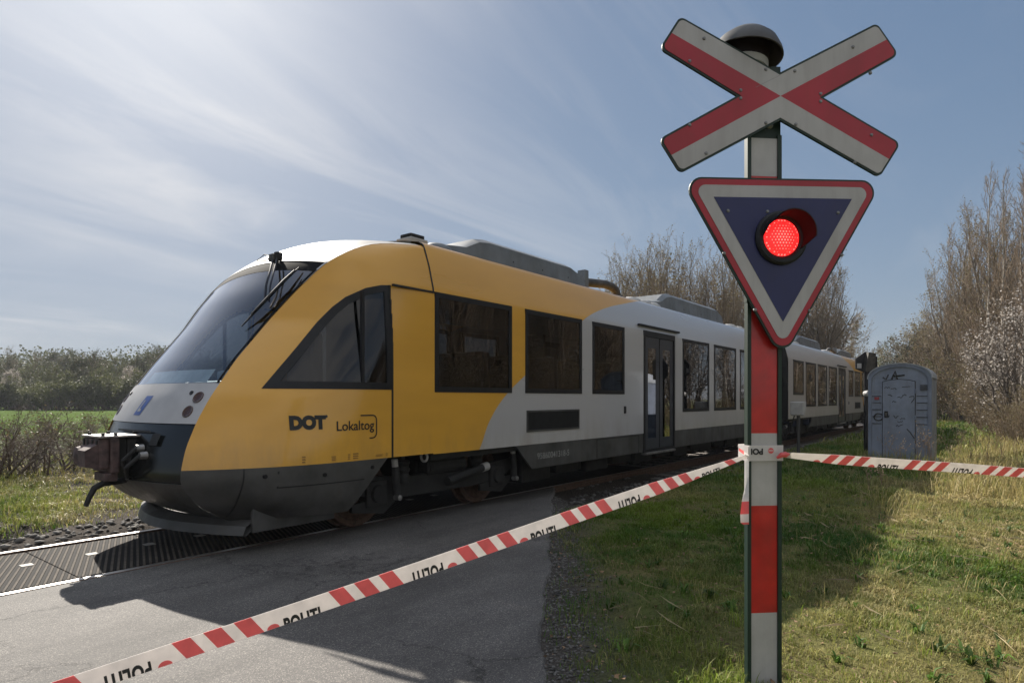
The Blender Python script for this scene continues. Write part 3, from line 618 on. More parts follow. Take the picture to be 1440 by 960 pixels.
for s in (-1, 1):
    a, b_ = (UP_ + s * .0672, UP_ + s * .0862); a, b_ = min(a, b_), max(a, b_)
    mb.prism([(a, -.15), (b_, -.15), (b_, 2.66), (a, 2.66)], lambda u, v, w: sp(u, v, -.055 + w), .034, M['sign_edge'])
mb.prism([(UP_ - .067, -.15), (UP_ + .067, -.15), (UP_ + .067, 2.70), (UP_ - .067, 2.70)], lambda u, v, w: sp(u, v, -.055 + w), .018, M['sign_edge'])
mb.build('pole_channel', pole)
mb = MB(); mb.prism([(-.012, 2.66), (.035, 2.66), (.035, 3.0), (-.012, 3.0)], lambda u, v, w: sp(u + UP_ + .055, v, -.09 + w), .05, M['sign_edge']); mb.prism([(UP_ - .05, 2.70), (UP_ + .05, 2.70), (UP_ + .05, 2.99), (UP_ - .05, 2.99)], lambda u, v, w: sp(u, v, -.10 + w), .03, M['sign_edge'])
for x in (-.02, .03): mb.lathe([(0, .03), (.018, .02), (.018, -.02)], sp(UP_ + x, 2.71, -.05), SN, M['bolt'], 10)
mb.build('mounting_bracket', post)
# crossbuck: four V-shaped fields
cx, cz = -.006, 2.832
ends = {'TL': ((-.500, 3.185), (-.600, 3.028)), 'TR': ((.485, 3.210), (.600, 3.062)), 'BR': ((.610, 2.632), (.500, 2.463)), 'BL': ((-.500, 2.447), (-.603, 2.604))}
cr = {'T': (-.010, 2.944), 'R': (.211, 2.836), 'B': (-.007, 2.718), 'L': (-.222, 2.824)}
outl = [ends['TL'][1], ends['TL'][0], cr['T'], ends['TR'][0], ends['TR'][1], cr['R'], ends['BR'][0], ends['BR'][1], cr['B'], ends['BL'][0], ends['BL'][1], cr['L']]
rads = [.03, .03, 0, .03, .03, 0, .03, .03, 0, .03, .03, 0]
mb = MB(); mb.prism(rounded(outl, rads), lambda u, v, w: sp(u, v, -.002 + w), .012, M['sign_edge'])
xb = mb.build('crossbuck', post)
ins = inset(outl, .010); mids = lambda e: tuple((Vector(ends[e][0]) + Vector(ends[e][1])) / 2)
def mid_in(e): m_ = Vector(mids(e)); return tuple(m_ + (Vector((cx, cz)) - m_).normalized() * .010)
F_ = [([mid_in('TL'), ins[1], ins[2], ins[3], mid_in('TR'), (cx, cz)], [0, .025, 0, .025, 0, 0], 'sign_white'), ([mid_in('BR'), ins[7], ins[8], ins[9], mid_in('BL'), (cx, cz)], [0, .025, 0, .025, 0, 0], 'sign_white'),
      ([mid_in('TR'), ins[4], ins[5], ins[6], mid_in('BR'), (cx, cz)], [0, .025, 0, .025, 0, 0], 'sign_red'), ([mid_in('BL'), ins[10], ins[11], ins[0], mid_in('TL'), (cx, cz)], [0, .025, 0, .025, 0, 0], 'sign_red')]
for poly, rr, m in F_:
    mb = MB(); mb.prism(rounded(poly, rr), lambda u, v, w: sp(u, v, .0095 + w), .003, M[m]); mb.build('sign_field', xb)
mb = MB()
for (u, v) in [(-.385, 3.085), (-.08, 2.955), (-.455, 2.975), (.36, 3.085), (.065, 2.955), (.45, 2.965), (-.205, 2.850), (-.205, 2.812), (.195, 2.852), (.195, 2.815), (-.455, 2.675), (-.375, 2.545), (-.08, 2.70), (.07, 2.70), (.455, 2.665), (.37, 2.53)]:
    mb = MB(); mb.lathe([(0, .006), (.006, .005), (.0085, 0), (.0085, -.004)], sp(u, v, .0128), SN, M['bolt'], 10); mb.build('rivet', xb)
mb = MB(); mb.prism([(-.13, 2.868), (-.13, 2.8665), (-.009, 2.930), (-.009, 2.9315)], lambda u, v, w: sp(u, v, .0126 + w), .0004, M['bolt']); mb.build('plank_joint', xb)
# triangle
tri = [(-.502, 2.431), (.517, 2.447), (.003, 1.570)]
tri = inset(tri, -.0)
mb = MB(); TZ = .012
mb.prism(rounded(tri, .062, 8), lambda u, v, w: sp(u, v, TZ - .012 + w), .012, M['sign_edge']); tr = mb.build('warning_triangle', post)
for d, m, w0, r in ((.009, 'sign_red', TZ + .0005, .055), (.037, 'sign_white', TZ + .0025, .034), (.094, 'sign_blue', TZ + .0045, .001)):
    mb = MB(); mb.prism(rounded(inset(tri, d), r, 8), lambda u, v, w: sp(u, v, w0 + w), .0018, M[m]); mb.build('sign_field', tr)
mb = MB()
for (u, v) in [(-.27, 2.275), (-.075, 2.277), (.28, 2.282), (-.288, 2.075), (.30, 2.08), (-.135, 1.81), (.137, 1.81)]: mb = MB(); mb.lathe([(0, .006), (.006, .005), (.0085, 0), (.0085, -.004)], sp(u, v, TZ + .0066 if abs(u) < .285 and v > 2.2 else TZ + .0048), SN, M['bolt'], 10); mb.build('rivet', tr)
mb = MB()
for v in (2.25, 1.85): mb.prism([(UP_ - .1, v), (UP_ + .1, v), (UP_ + .1, v + .05), (UP_ - .1, v + .05)], lambda u, q, w: sp(u, q, -.028 + w), .027, M['sign_edge'])
mb.build('triangle_bracket', tr)
# lamp
LC = (-.010, 2.152); mb = MB(); c = sp(LC[0], LC[1], TZ + .006)
mb.lathe([(.128, 0), (.128, .012), (.118, .022), (.10, .022), (.092, .016), (.088, -.0)], c, SN, M['black'], 40); lamp = mb.build('signal_lamp', post, 30)
mb = MB(); k = 40
ringv = []
for h, r_ in ((.02, .100), (.07, .101), (.13, .102)):
    ringv.append([c + SN * h + SU * (r_ * math.sin(a)) + Vector((0, 0, r_ * math.cos(a))) for a in np.linspace(-R(104 - h * 560), R(125 - h * 200), k)])
ring2 = [[p + (p - c - SN * (p - c).dot(SN)).normalized() * .004 for p in r_] for r_ in ringv]
mb.grid(ringv, M['hood']); mb.grid(ring2, M['black'], flip=True); mb.grid([ringv[-1], ring2[-1]], M['black'])
mb.build('lamp_hood', lamp, 40)
mb = MB(); mb.lathe([(0, .028), (.04, .026), (.07, .019), (.088, .008)], c, SN, M['led_base'], 36); ln = mb.build('lamp_lens', lamp, True)
mb = MB()
for i in range(-6, 7):
    for j in range(-6, 7):
        u = i * .0148 + (.0074 if j % 2 else 0); v = j * .0133; r_ = math.hypot(u, v)
        if r_ > .082: continue
        h = .0285 - .020 * (r_ / .088) ** 2; mb.lathe([(0, .0022), (.0035, .0016), (.0052, -.002)], c + SU * u + Vector((0, 0, v)) + SN * h, SN, M['led_dot'], 8)
mb.build('led_array', lamp)
# bell
mb = MB(); bc = sp(-.127, 3.05, -.10); bx = Vector((.10, -.08, 1)).normalized()
mb.lathe([(.0, .152), (.05, .147), (.10, .127), (.14, .092), (.168, .042), (.174, .020), (.168, .018), (.135, .08), (.09, .10), (0, .105)], bc, bx, M['bell'], 40); bl = mb.build('warning_bell', post, 40)
mb = MB(); mb.lathe([(.108, .09), (.108, -.012)], bc, bx, M['hood'], 28); mb.lathe([(.10, -.052), (.098, -.11), (.06, -.125), (0, -.125)], bc, bx, M['bell'], 28); mb.build('bell_body', bl, 40)
mb = MB(); mb.lathe([(.103, -.010), (.109, -.014), (.109, -.048), (.10, -.054)], bc, bx, M['cabinet'], 28); mb.build('bell_ring', bl, 40)
mb = MB(); mb.box((-.17, -.14, -.3), (.14, .20, .0), M['concrete'], .03); fo = mb.build('concrete_footing', post); fo.location = sp(-.068, 0, -.08); fo.rotation_euler = (0, 0, math.atan2(SU.y, SU.x))

# ------------------------------------------------------------------ POLICE TAPE
def ribbon(name, P0, P1, sag, roll, s_off, P=.46, n=120, swap=False):
    P0, P1 = Vector(P0), Vector(P1); Ln = (P1 - P0).length; d = (P1 - P0).normalized()
    def pos(s, v, e=0):
        t = s / Ln; p = P0.lerp(P1, t); p = p - Vector((0, 0, 4 * sag * t * (1 - t)))
        ang, wid = roll(t); side = d.cross(Vector((0, 0, 1))).normalized(); upv = side.cross(d).normalized()
        a = upv * math.cos(ang) + side * math.sin(ang); nn = d.cross(a).normalized()
        if nn.dot(Vector(CAM) - p) < 0: nn = -nn
        return p + a * (v * wid) + nn * (e + .005 * math.sin(7 * t + 1) + .002 * math.sin(31 * t) + .003 * v * math.sin(17 * t + 2)) - Vector((0, 0, .0012 * math.sin(23 * t)))
    root = P0; mb = MB(); th = .0004; cut = -.49
    for e in (-th, th): mb.grid([[pos(s, v, e) - root for v in np.linspace(-.5, .5, 5)] for s in np.linspace(0, Ln, n)], M['tape'])
    o = mb.build(name, None, True, normals=False); o.location = root
    v0, f0 = text_geo('POLITI', .1, .005, 1.12)
    def lay(nm, vs, fs, m):                 # printed mark, cut where the tape is folded under
        bm = bmesh.new(); q = [bm.verts.new((x, y, 0)) for x, y in vs]
        for f in fs:
            try: bm.faces.new([q[i] for i in f])
            except ValueError: pass
        bmesh.ops.bisect_plane(bm, geom=bm.verts[:] + bm.edges[:] + bm.faces[:], plane_co=(0, cut, 0), plane_no=(0, -1, 0), clear_outer=True)
        bmesh.ops.triangulate(bm, faces=bm.faces[:]); bmesh.ops.subdivide_edges(bm, edges=[e for e in bm.edges if e.calc_length() > .03], cuts=2)
        bm.verts.index_update()
        if len(bm.faces):
            mb = MB(); mb.add([pos(a.co.x, a.co.y, .0016) - root for a in bm.verts], [[a.index for a in f.verts] for f in bm.faces], m); mb.build(nm, o, normals=False)
        bm.free()
    c0 = np.linspace(0, 2 * math.pi, 17)[:-1]
    for i in range(-2, 26):
        s = s_off + i * P
        for k in (-1, 0, 1):
            a = s + k * .085
            if .05 < a < Ln - .06:
                mb = MB(); mb.grid([[pos(a - .025 + .050 * q + .030 * v, v, .0012) - root for v in np.linspace(-.5, .5, 5)] for q in np.linspace(0, 1, 5)], M['tape_red']); mb.build('red_stripe', o, normals=False)
        if i % 2 == 0:
            for b_ in (s - .152, s + .150):
                if .04 < b_ < Ln - .05: lay('red_dot', [(b_ + .019 * math.cos(q), -.50 + .26 * math.sin(q)) for q in c0], [list(range(16))], M['tape_red'])
        up = (i % 2 == 0) == swap; tw = .115
        a = s + (.242 if i % 2 == 0 else P - .242) - tw / 2
        if .05 < a < Ln - tw - .03:
            vv_ = fit(v0, tw, .80)
            # the left to right direction on the tape, as seen, runs against s on the left span
            if up: lay('lettering', [((a + tw - x if not swap else a + x), -.92 + y) for x, y, _ in vv_], f0, M['ink'])
            else: lay('lettering', [((a + x) if not swap else a + tw - x, .0 - y) for x, y, _ in vv_], f0, M['ink'])
    return o
pl = SC + sp(UP_ - .088, 1.115, -.02); pr_ = SC + sp(UP_ + .088, 1.122, -.0)
def D3(px, py, Z): p = CAM + Z * (FW + (px - 720) / 880 * RT + (560 - py) / 880 * np.array([0, 0, 1])); return tuple(p)
_e = Vector(D3(-60, 1006, 1.6)); _e = Vector(pl) + (_e - Vector(pl)) * ((pl.z - .03) / (pl.z - _e.z))     # down to the road
t1 = ribbon('barrier_tape', pl, _e, .025, lambda t: (.12, .057 * min(1, .30 + t * 7)), .50, n=200)
tag(t1, 'red and white police tape running from the post to the lower left over asphalt', 'tape')
_e = Vector(D3(1560, 668, 3.35)); _e = Vector(pr_) + (_e - Vector(pr_)) * 3.0
t2 = ribbon('barrier_tape', pr_, _e, .02, lambda t: (.5, .055 * min(1, .55 + t * 9)), .33, n=260, swap=True)
tag(t2, 'red and white police tape running from the post to the right past the cabin', 'tape')
# wrap round the pole (part of the right hand tape)
mb = MB(); q = lambda u, v, w: SC + sp(u, v, w) - pr_
ring = [(UP_ - .0885, -.115), (UP_ - .0885, -.012), (UP_ - .06, -.0165), (UP_, -.0165), (UP_ + .06, -.0165), (UP_ + .0885, -.012), (UP_ + .0885, -.115), (UP_ - .0885, -.115)]
mb.grid([[q(u, z, w) for u, w in ring] for z in (1.090, 1.165)], M['tape']); wrp = mb.build('wrap', t2, normals=False)
v, f = text_geo('POLITI', .1, .005); v = fit(v, .115, .030)
mb = MB(); bmx = bmesh.new(); qq = [bmx.verts.new((UP_ - .012 - x, 1.150 - y, 0)) for x, y, _ in v]
for fc in f:
    try: bmx.faces.new([qq[i] for i in fc])
    except ValueError: pass
bmesh.ops.bisect_plane(bmx, geom=bmx.verts[:] + bmx.edges[:] + bmx.faces[:], plane_co=(UP_ - .086, 0, 0), plane_no=(-1, 0, 0), clear_outer=True); bmx.verts.index_update()
mb.add([q(a.co.x, a.co.y, -.0145) for a in bmx.verts], [[a.index for a in fc.verts] for fc in bmx.faces], M['ink']); bmx.free()
mb.build('lettering', wrp, normals=False)
mb = MB(); mb.add([q(UP_ + .028 + .014 * math.cos(a), 1.139 + .014 * math.sin(a), -.0145) for a in np.linspace(0, 2 * math.pi, 17)[:-1]], [tuple(range(16))], M['tape_red']); mb.add([q(UP_ + .028 + x, 1.139 + y, -.0140) for x, y in ((-.011, -.002), (.011, -.002), (.011, .003), (-.011, .003))], [(0, 1, 2, 3)], M['tape']); mb.build('red_dot', wrp, normals=False)
mb = MB(); mb.tube([q(UP_ + .05, 1.105, 0), q(UP_ + .065, 1.12, .012), q(UP_ + .088, 1.122, .012), q(UP_ + .11, 1.123, .002)], [.005, .012, .014, .006], M['tape_red'], 8); mb.build('knot', t2, True)
# loose tail on the left of the pole
mb = MB(); ql = lambda u, v, w: SC + sp(u, v, w) - pl
mb.grid([[ql(UP_ - .092 - .006 - x1, z, -.03), ql(UP_ - .092 - .03 * k - x1, z - .004, -.015), ql(UP_ - .09, z, -.0)] for z, k, x1 in ((1.11, .1, 0), (1.02, .1, 0), (.95, .4, 0), (.90, .8, .002), (.84, 1.0, .004), (.80, .9, .005), (.79, .5, .003))], None, mfn=lambda i, j: M['tape_red'] if i in (3, 5) else M['tape']); mb.build('loose_tail', t1, True, normals=False)
mb = MB(); mb.grid([[ql(UP_ - .09 - a, 1.12 + b_, -.01) for a, b_ in ((0, -.012), (.02, .002), (.045, .020), (.05, .035))], [ql(UP_ - .09 - a, 1.12 + b_, .0) for a, b_ in ((0, 0), (.025, .02), (.05, .035), (.052, .045))]], None, mfn=lambda i, j: M['tape_red'] if j == 1 else M['tape']); mb.build('loose_knot', t1, normals=False)

# ------------------------------------------------------------------ CABIN, CABINET, SIGNALS
def box_cabin():
    x0, x1, y0, y1, h, hs = 15.5, 16.75, -5.25, -4.1, 2.12, 1.80
    yc = (y0 + y1) / 2; hw = (y1 - y0) / 2
    def arch(k, dh=0, zb=.0): 
        pts = [(-hw * k, zb), (-hw * k, hs + dh)]
        for a in np.linspace(0, math.pi, 17)[1:-1]: pts.append((-hw * k * math.cos(a), hs + dh + (h - hs) * math.sin(a) ** .9))
        return pts + [(hw * k, hs + dh), (hw * k, zb)]
    e = empty('portable_cabin', (x0, yc, 0), label='grey blue arched portable cabin with black graffiti on its door, beside the track', cat='portable toilet')
    mb = MB(); mb.prism(arch(1), lambda u, v, w: (w, u, v), x1 - x0, M['cabin']); mb.build('cabin_shell', e)
    mb = MB(); o = arch(1.0, 0); i = [(u * .90, min(v, 9) - (.06 if v > hs - .01 else 0)) for u, v in o]
    n = len(o); vs = [(-.035, u, v) for u, v in o] + [(-.035, u, v) for u, v in i] + [(-.002, u, v) for u, v in i] + [(-.002, u, v) for u, v in o]; fs = []
    for a in range(n - 1): b_ = a + 1; fs += [(a, b_, n + b_, n + a), (n + a, n + b_, 2 * n + b_, 2 * n + a), (3 * n + a, 3 * n + b_, b_, a)]
    mb.add(vs, fs, M['cabin_trim']); mb.build('front_frame', e)
    mb = MB(); n = len(o); rf = [(u * 1.03, v + .02) for u, v in arch(1)][1:-1]; rb = arch(1)[1:-1]
    mb.grid([[(-.05, u, v) for u, v in rb], [(-.05, u, v) for u, v in rf], [(x1 - x0 + .03, u, v) for u, v in rf], [(x1 - x0 + .03, u, v) for u, v in rb]], M['cabin_roof']); mb.build('cabin_roof', e, 30)
    dy0, dy1 = -.30, .28
    dp = [(dy0, .08), (dy1, .08), (dy1, 1.74), (dy1 - .1, 1.77), (0, 1.79), (dy0 + .1, 1.77), (dy0, 1.74)]
    mb = MB(); mb.prism(dp, lambda u, v, w: (-.004 - w, -u, v), .02, M['cabin']); d = mb.build('cabin_door', e)
    mb = MB(); ii = inset(dp, -.014); n = len(dp)
    mb.add([(-.006, -u, v) for u, v in dp + ii], [(k, (k + 1) % n, n + (k + 1) % n, n + k) for k in range(n)], M['seam']); mb.build('door_gap', d)
    mb = MB()
    for sd, (a, b_) in ((1, (.33, .50)), (-1, (.31, .50))):
        for z in (.85, 1.0, 1.15, 1.3, 1.44): mb.box((-.012, sd * a, z - .006), (-.001, sd * b_, z + .006), M['seam'])
    mb.build('panel_rib', e)
    mb = MB(); mb.box((-.02, .37, 1.36), (-.001, .46, 1.42), M['marker_red'], .005); mb.build('door_marker', e)
    mb = MB()
    def scr(pts, w=.010): w *= 1.35; mb.tube([(-.026 if abs(u) < .28 and v < 1.74 else -.006, -u, v) for u, v in pts], w, M['ink'], 5)
    scr([(-.14, 1.80), (-.07, 1.97), (-.04, 1.80)], .014); scr([(-.12, 1.86), (.10, 1.88)], .012); scr([(-.30, 1.84), (-.24, 1.80), (-.20, 1.90)], .010)
    scr([(-.38 + .075 * math.cos(a) * 1.1, .99 + .075 * math.sin(a)) for a in np.linspace(.3, 6.6, 18)], .010); scr([(-.31, 1.0), (-.2, .99), (-.18, 1.03)], .007)
    for (u, v, s) in ((-.25, 1.62, .12), (-.12, 1.6, .1), (-.18, 1.45, .08), (.0, 1.42, .1), (.08, 1.46, .08), (-.1, 1.32, .07), (-.08, 1.0, .1), (.04, .97, .1), (-.02, .82, .12), (.0, .9, .09)):
        r_ = random.Random(int(u * 999 + v * 77)); scr([(u + s * (k / 5 - .3), v + s * .5 * (r_.random() - .5)) for k in range(6)], .0045)
    scr([(.14, .75), (.20, .68), (.27, .56)], .008); scr([(.05, 1.63), (.2, 1.64)], .004); scr([(.18, 1.42), (.26, 1.44), (.27, 1.38), (.22, 1.3)], .005)
    mb.build('graffiti', d)
    mb = MB(); mb.box((-.06, -.62, -.03), (x1 - x0 + .05, .62, .06), M['cabin_trim'], .01); mb.build('cabin_base', e)
    mb = MB(); mb.box((-.04, .20, .98), (-.024, .27, 1.12), M['black'], .004); mb.tube([(-.05, .235, 1.02), (-.05, .235, 1.09)], .008, M['steel'], 6); mb.build('door_latch', d)
    for z in (.35, .95, 1.5): mb = MB(); mb.tube([(-.030, -.29, z), (-.030, -.29, z + .09)], .012, M['cabin_trim'], 8); mb.build('hinge', d)
    mb = MB()
    for k in range(5): mb.box((-.02, -.5, 1.56 + k * .026), (-.001, -.37, 1.568 + k * .026), M['seam'])
    mb.build('air_vent', e)
box_cabin()
def cabinet():
    e = empty('trackside_cabinet', (16.05, -2.55, 0), label='small pale grey box on a thin post beside the white rear car', cat='cable box')
    mb = MB(); mb.box((-.14, -.15, .98), (.12, .15, 1.31), M['cabinet'], .02); mb.build('box_body', e); mb = MB(); mb.box((-.155, -.13, 1.0), (-.141, .13, 1.29), M['cabinet'], .005); mb.build('box_lid', e)
    mb = MB(); mb.tube([(0, 0, -.1), (0, 0, .98)], .04, M['skirt'], 10); mb.build('post', e)
    mb = MB(); mb.tube([(0, .09, .98), (.05, .16, .75), (0, .1, .5)], .015, M['under'], 6); mb.build('cable', e)
cabinet()
def signal(x, y, zc, lab, lamp=True):
    e = empty('railway_signal', (x, y, 0), label=lab, cat='railway signal')
    mb = MB(); hexa = [(-.27, -.13), (-.27, .12), (-.03, .29), (.27, .17), (.27, -.10), (.05, -.27)]
    a = Vector((.61, -.79, 0)); b_ = Vector((-.79, -.61, 0))
    f = lambda u, v, w: Vector((0, 0, zc + v)) + a * u + b_ * w
    mb.prism(hexa, f, .03, M['black']); mb.build('backboard', e)
    mb = MB(); mb.prism([(-.10, -.2), (.12, -.2), (.16, .24), (-.02, .27)], lambda u, v, w: f(u, v, .03 + w), .14, M['bell']); mb.build('lamp_housing', e)
    mb = MB(); mb.tube([(0, 0, -.1), (0, 0, zc - .2)], .05, M['black'], 12); mb.build('post', e)
    if lamp:
        mb = MB(); p = f(-.18, -.08, .031); mb.prism([(-.24, -.12), (-.13, -.12), (-.13, .0), (-.24, .0)], lambda u, v, w: f(u, v, .031 + w), .01, M['cabinet']); mb.build('number_plate', e)
        mb = MB(); p = f(-.02, -.75, .1); mb.lathe([(0, .08), (.06, .06), (.08, 0), (.07, -.08), (0, -.1)], p, b_, M['cabinet'], 16); mb.build('lamp', e)
signal(17.75, -3.72, 2.26, 'black six-sided signal head on a post rising behind the left edge of the grey cabin')
signal(13.4, -2.45, 2.02, 'black signal head peeking out left of the red band of the crossing post', False)

# ------------------------------------------------------------------ TRACK, ROAD, DECK
def road_edge(x): return -1.45 + (x - 7.18) * .6645        # y of the right hand road edge
mb = MB()
for sd in (-1, 1):
    y = sd * .7525
    for (a, b_) in ((-40, 220),):
        pr = [(-.036, -.035), (-.036, -.004), (-.03, .0), (.03, .0), (.036, -.004), (.036, -.035), (.009, -.05), (.009, -.15), (.065, -.165), (-.065, -.165), (-.009, -.15), (-.009, -.05)]
        n = len(pr); vs = [(a, y + u, v) for u, v in pr] + [(b_, y + u, v) for u, v in pr]
        mb.add(vs, [(2, 3, n + 3, n + 2)], M['rail']); mb.add(vs, [(i, (i + 1) % n, n + (i + 1) % n, n + i) for i in range(n) if i != 2], M['railweb'])
for k in range(230):
    x = -18 + k * .6
    if .3 < x < 11.2: continue
    mb.box((x - .12, -1.25, -.32), (x + .12, 1.25, -.165), M['sleeper'])
tag(mb.build('railway_track', normals=True), kind='structure')

def deck_mat():
    m, nt, b = newmat('deck_rubber'); co = objco(nt); s = N(nt, 'ShaderNodeSeparateXYZ'); L(nt, co, s.inputs[0])
    ph = math_(nt, 'SUBTRACT', s.outputs[0], math_(nt, 'MULTIPLY', s.outputs[1], .385))
    w = math_(nt, 'FRACT', math_(nt, 'MULTIPLY', ph, 1 / .05))
    rib = ramp(nt, w, [(.0, 0), (.12, 1), (.45, 1), (.57, 0)])
    v = noise(nt, 9, 6, .7, co)
    c = mixc(nt, ramp(nt, v, [(.35, 0), (.7, 1)]), (.060, .050, .042), (.105, .088, .070)); c = mixc(nt, rib, (.012, .011, .010), c)
    L(nt, c, b.inputs['Base Color']); b.inputs['Roughness'].default_value = .85; b.inputs['Specular IOR Level'].default_value = .12
    bp = N(nt, 'ShaderNodeBump', Strength=1, Distance=.012); L(nt, rib, bp.inputs['Height']); L(nt, bp.outputs[0], b.inputs['Normal']); return m
M['deck'] = deck_mat(); M['stud'] = simple('deck_stud', (.24, .225, .20), .7)
mb = MB()
x = -.92
while x < 11.2:
    mb.box((x + .003, -.655, -.10), (x + .897, .655, -.008), M['deck'], .008); x += .9
dk = tag(mb.build('crossing_deck', normals=True), kind='structure'); mb = MB()
for k in range(16): X = .68 + k * .48; mb.box((X - .045, .045, -.02), (X + .045, .135, -.003), M['stud'], .004)
mb.build('deck_stud', dk)

def asphalt():
    m, nt, b = newmat('asphalt'); co = objco(nt)
    agg = N(nt, 'ShaderNodeTexVoronoi'); agg.inputs['Scale'].default_value = 190; L(nt, co, agg.inputs['Vector'])
    sp_ = N(nt, 'ShaderNodeSeparateColor'); L(nt, agg.outputs['Color'], sp_.inputs[0])
    stones = ramp(nt, sp_.outputs[0], [(0, (.066, .061, .058)), (.45, (.092, .085, .079)), (.85, (.128, .117, .107)), (.97, (.24, .22, .19))])
    big = noise(nt, .7, 6, .65, co); c = mixc(nt, 1.0, stones, ramp(nt, big, [(.3, .62), (.55, .95), (.75, 1.2)]), 'MULTIPLY')
    tr = noise(nt, 2.2, 5, .6, objco(nt, (.35, 1.3, 1), (0, 0, R(-33.6)))); c = mixc(nt, 1.0, c, ramp(nt, tr, [(.35, .76), (.65, 1.1)]), 'MULTIPLY')
    wv = N(nt, 'ShaderNodeTexVoronoi'); wv.feature = 'DISTANCE_TO_EDGE'; wv.inputs['Scale'].default_value = .55
    ds = N(nt, 'ShaderNodeVectorMath'); ds.operation = 'ADD'; L(nt, co, ds.inputs[0]); nn = noise(nt, 3, 6, .7, co, out=1); sc2 = N(nt, 'ShaderNodeVectorMath'); sc2.operation = 'SCALE'; L(nt, nn, sc2.inputs[0]); sc2.inputs['Scale'].default_value = .5; L(nt, sc2.outputs[0], ds.inputs[1]); L(nt, ds.outputs[0], wv.inputs['Vector'])
    ck = math_(nt, 'MULTIPLY', ramp(nt, wv.outputs['Distance'], [(.0, 1), (.006, 0)]), ramp(nt, noise(nt, .5, 2, .5, co), [(.47, 0), (.54, .9)]))
    c = mixc(nt, ck, c, (.02, .018, .016))
    L(nt, c, b.inputs['Base Color']); b.inputs['Roughness'].default_value = .78; b.inputs['Specular IOR Level'].default_value = .35
    bp = N(nt, 'ShaderNodeBump', Strength=.45, Distance=.005); L(nt, math_(nt, 'SUBTRACT', agg.outputs['Distance'], math_(nt, 'MULTIPLY', ck, 2)), bp.inputs['Height']); L(nt, bp.outputs[0], b.inputs['Normal']); return m
M['asphalt'] = asphalt()
# road: right edge a wavering line, left edge parallel 4.7 m away, cut at the rails
def road_patch(y0, y1, nm, xl=None):
    ys = np.linspace(y0, y1, 400); mb = MB(); P = []
    for y in ys:
        xr = 7.18 + (y + 1.45) / .6645; w = .03 * math.sin(y * 5.1) + .02 * math.sin(y * 11 + 1) + .012 * math.sin(y * 37) + .010 * math.sin(y * 71 + 2) + .008 * math.sin(y * 130)
        xa = max(xr - 9.6, xl if xl is not None else -99); P.append([(xa + (xr + w - xa) * k / 8, y, 0) for k in range(9)] + [(xr + w + .05, y, -.03)])
    mb.grid(P, M['asphalt']); return tag(mb.build(nm, normals=True), kind='structure')
road_patch(-22, -.815, 'road'); road_patch(.80, 30, 'road', 3.45)

# ground
def fbm(x, y, s, seed=0):
    r = np.random.default_rng(seed); v = 0
    for k in range(5):
        a = r.uniform(0, 6.28, 3); f = s * 1.9 ** k
        v = v + (np.sin(f * (x * math.cos(a[0]) + y * math.sin(a[0])) + a[1]) * np.sin(f * (y * math.cos(a[0] + .9) - x * math.sin(a[0] + .9)) + a[2])) / 1.6 ** k
    return v
def road_mask(x, y):                     # 1 on the road, 0 away from it
    xr = 7.18 + (y + 1.45) / .6645; d = np.maximum(x - xr, xr - 9.6 - x); return np.clip(1 - d / .5, 0, 1)
def gz(x, y):
    x = np.asarray(x, float); y = np.asarray(y, float)
    z = -.012 + .035 * fbm(x, y, .9, 3) + .015 * fbm(x, y, 3.1, 5)
    tr = np.clip((2.1 - np.abs(y)) / .5, 0, 1); z = z * (1 - tr) - .20 * tr
    rm = np.where(np.abs(y) < 1e9, road_mask(x, y), 0); inx = np.clip(np.minimum(x + 1.6, 12.0 - x) / .5, 0, 1)
    rm = np.maximum(rm, np.where(np.abs(y) < .9, inx, 0)); z = z * (1 - rm) - .11 * rm * np.where(np.abs(y) < .9, 1, 0) - .02 * rm * np.where(np.abs(y) < .9, 0, 1)
    far = np.clip((np.hypot(x, y) - 60) / 100, 0, 1); z = z * (1 - far)
    return z
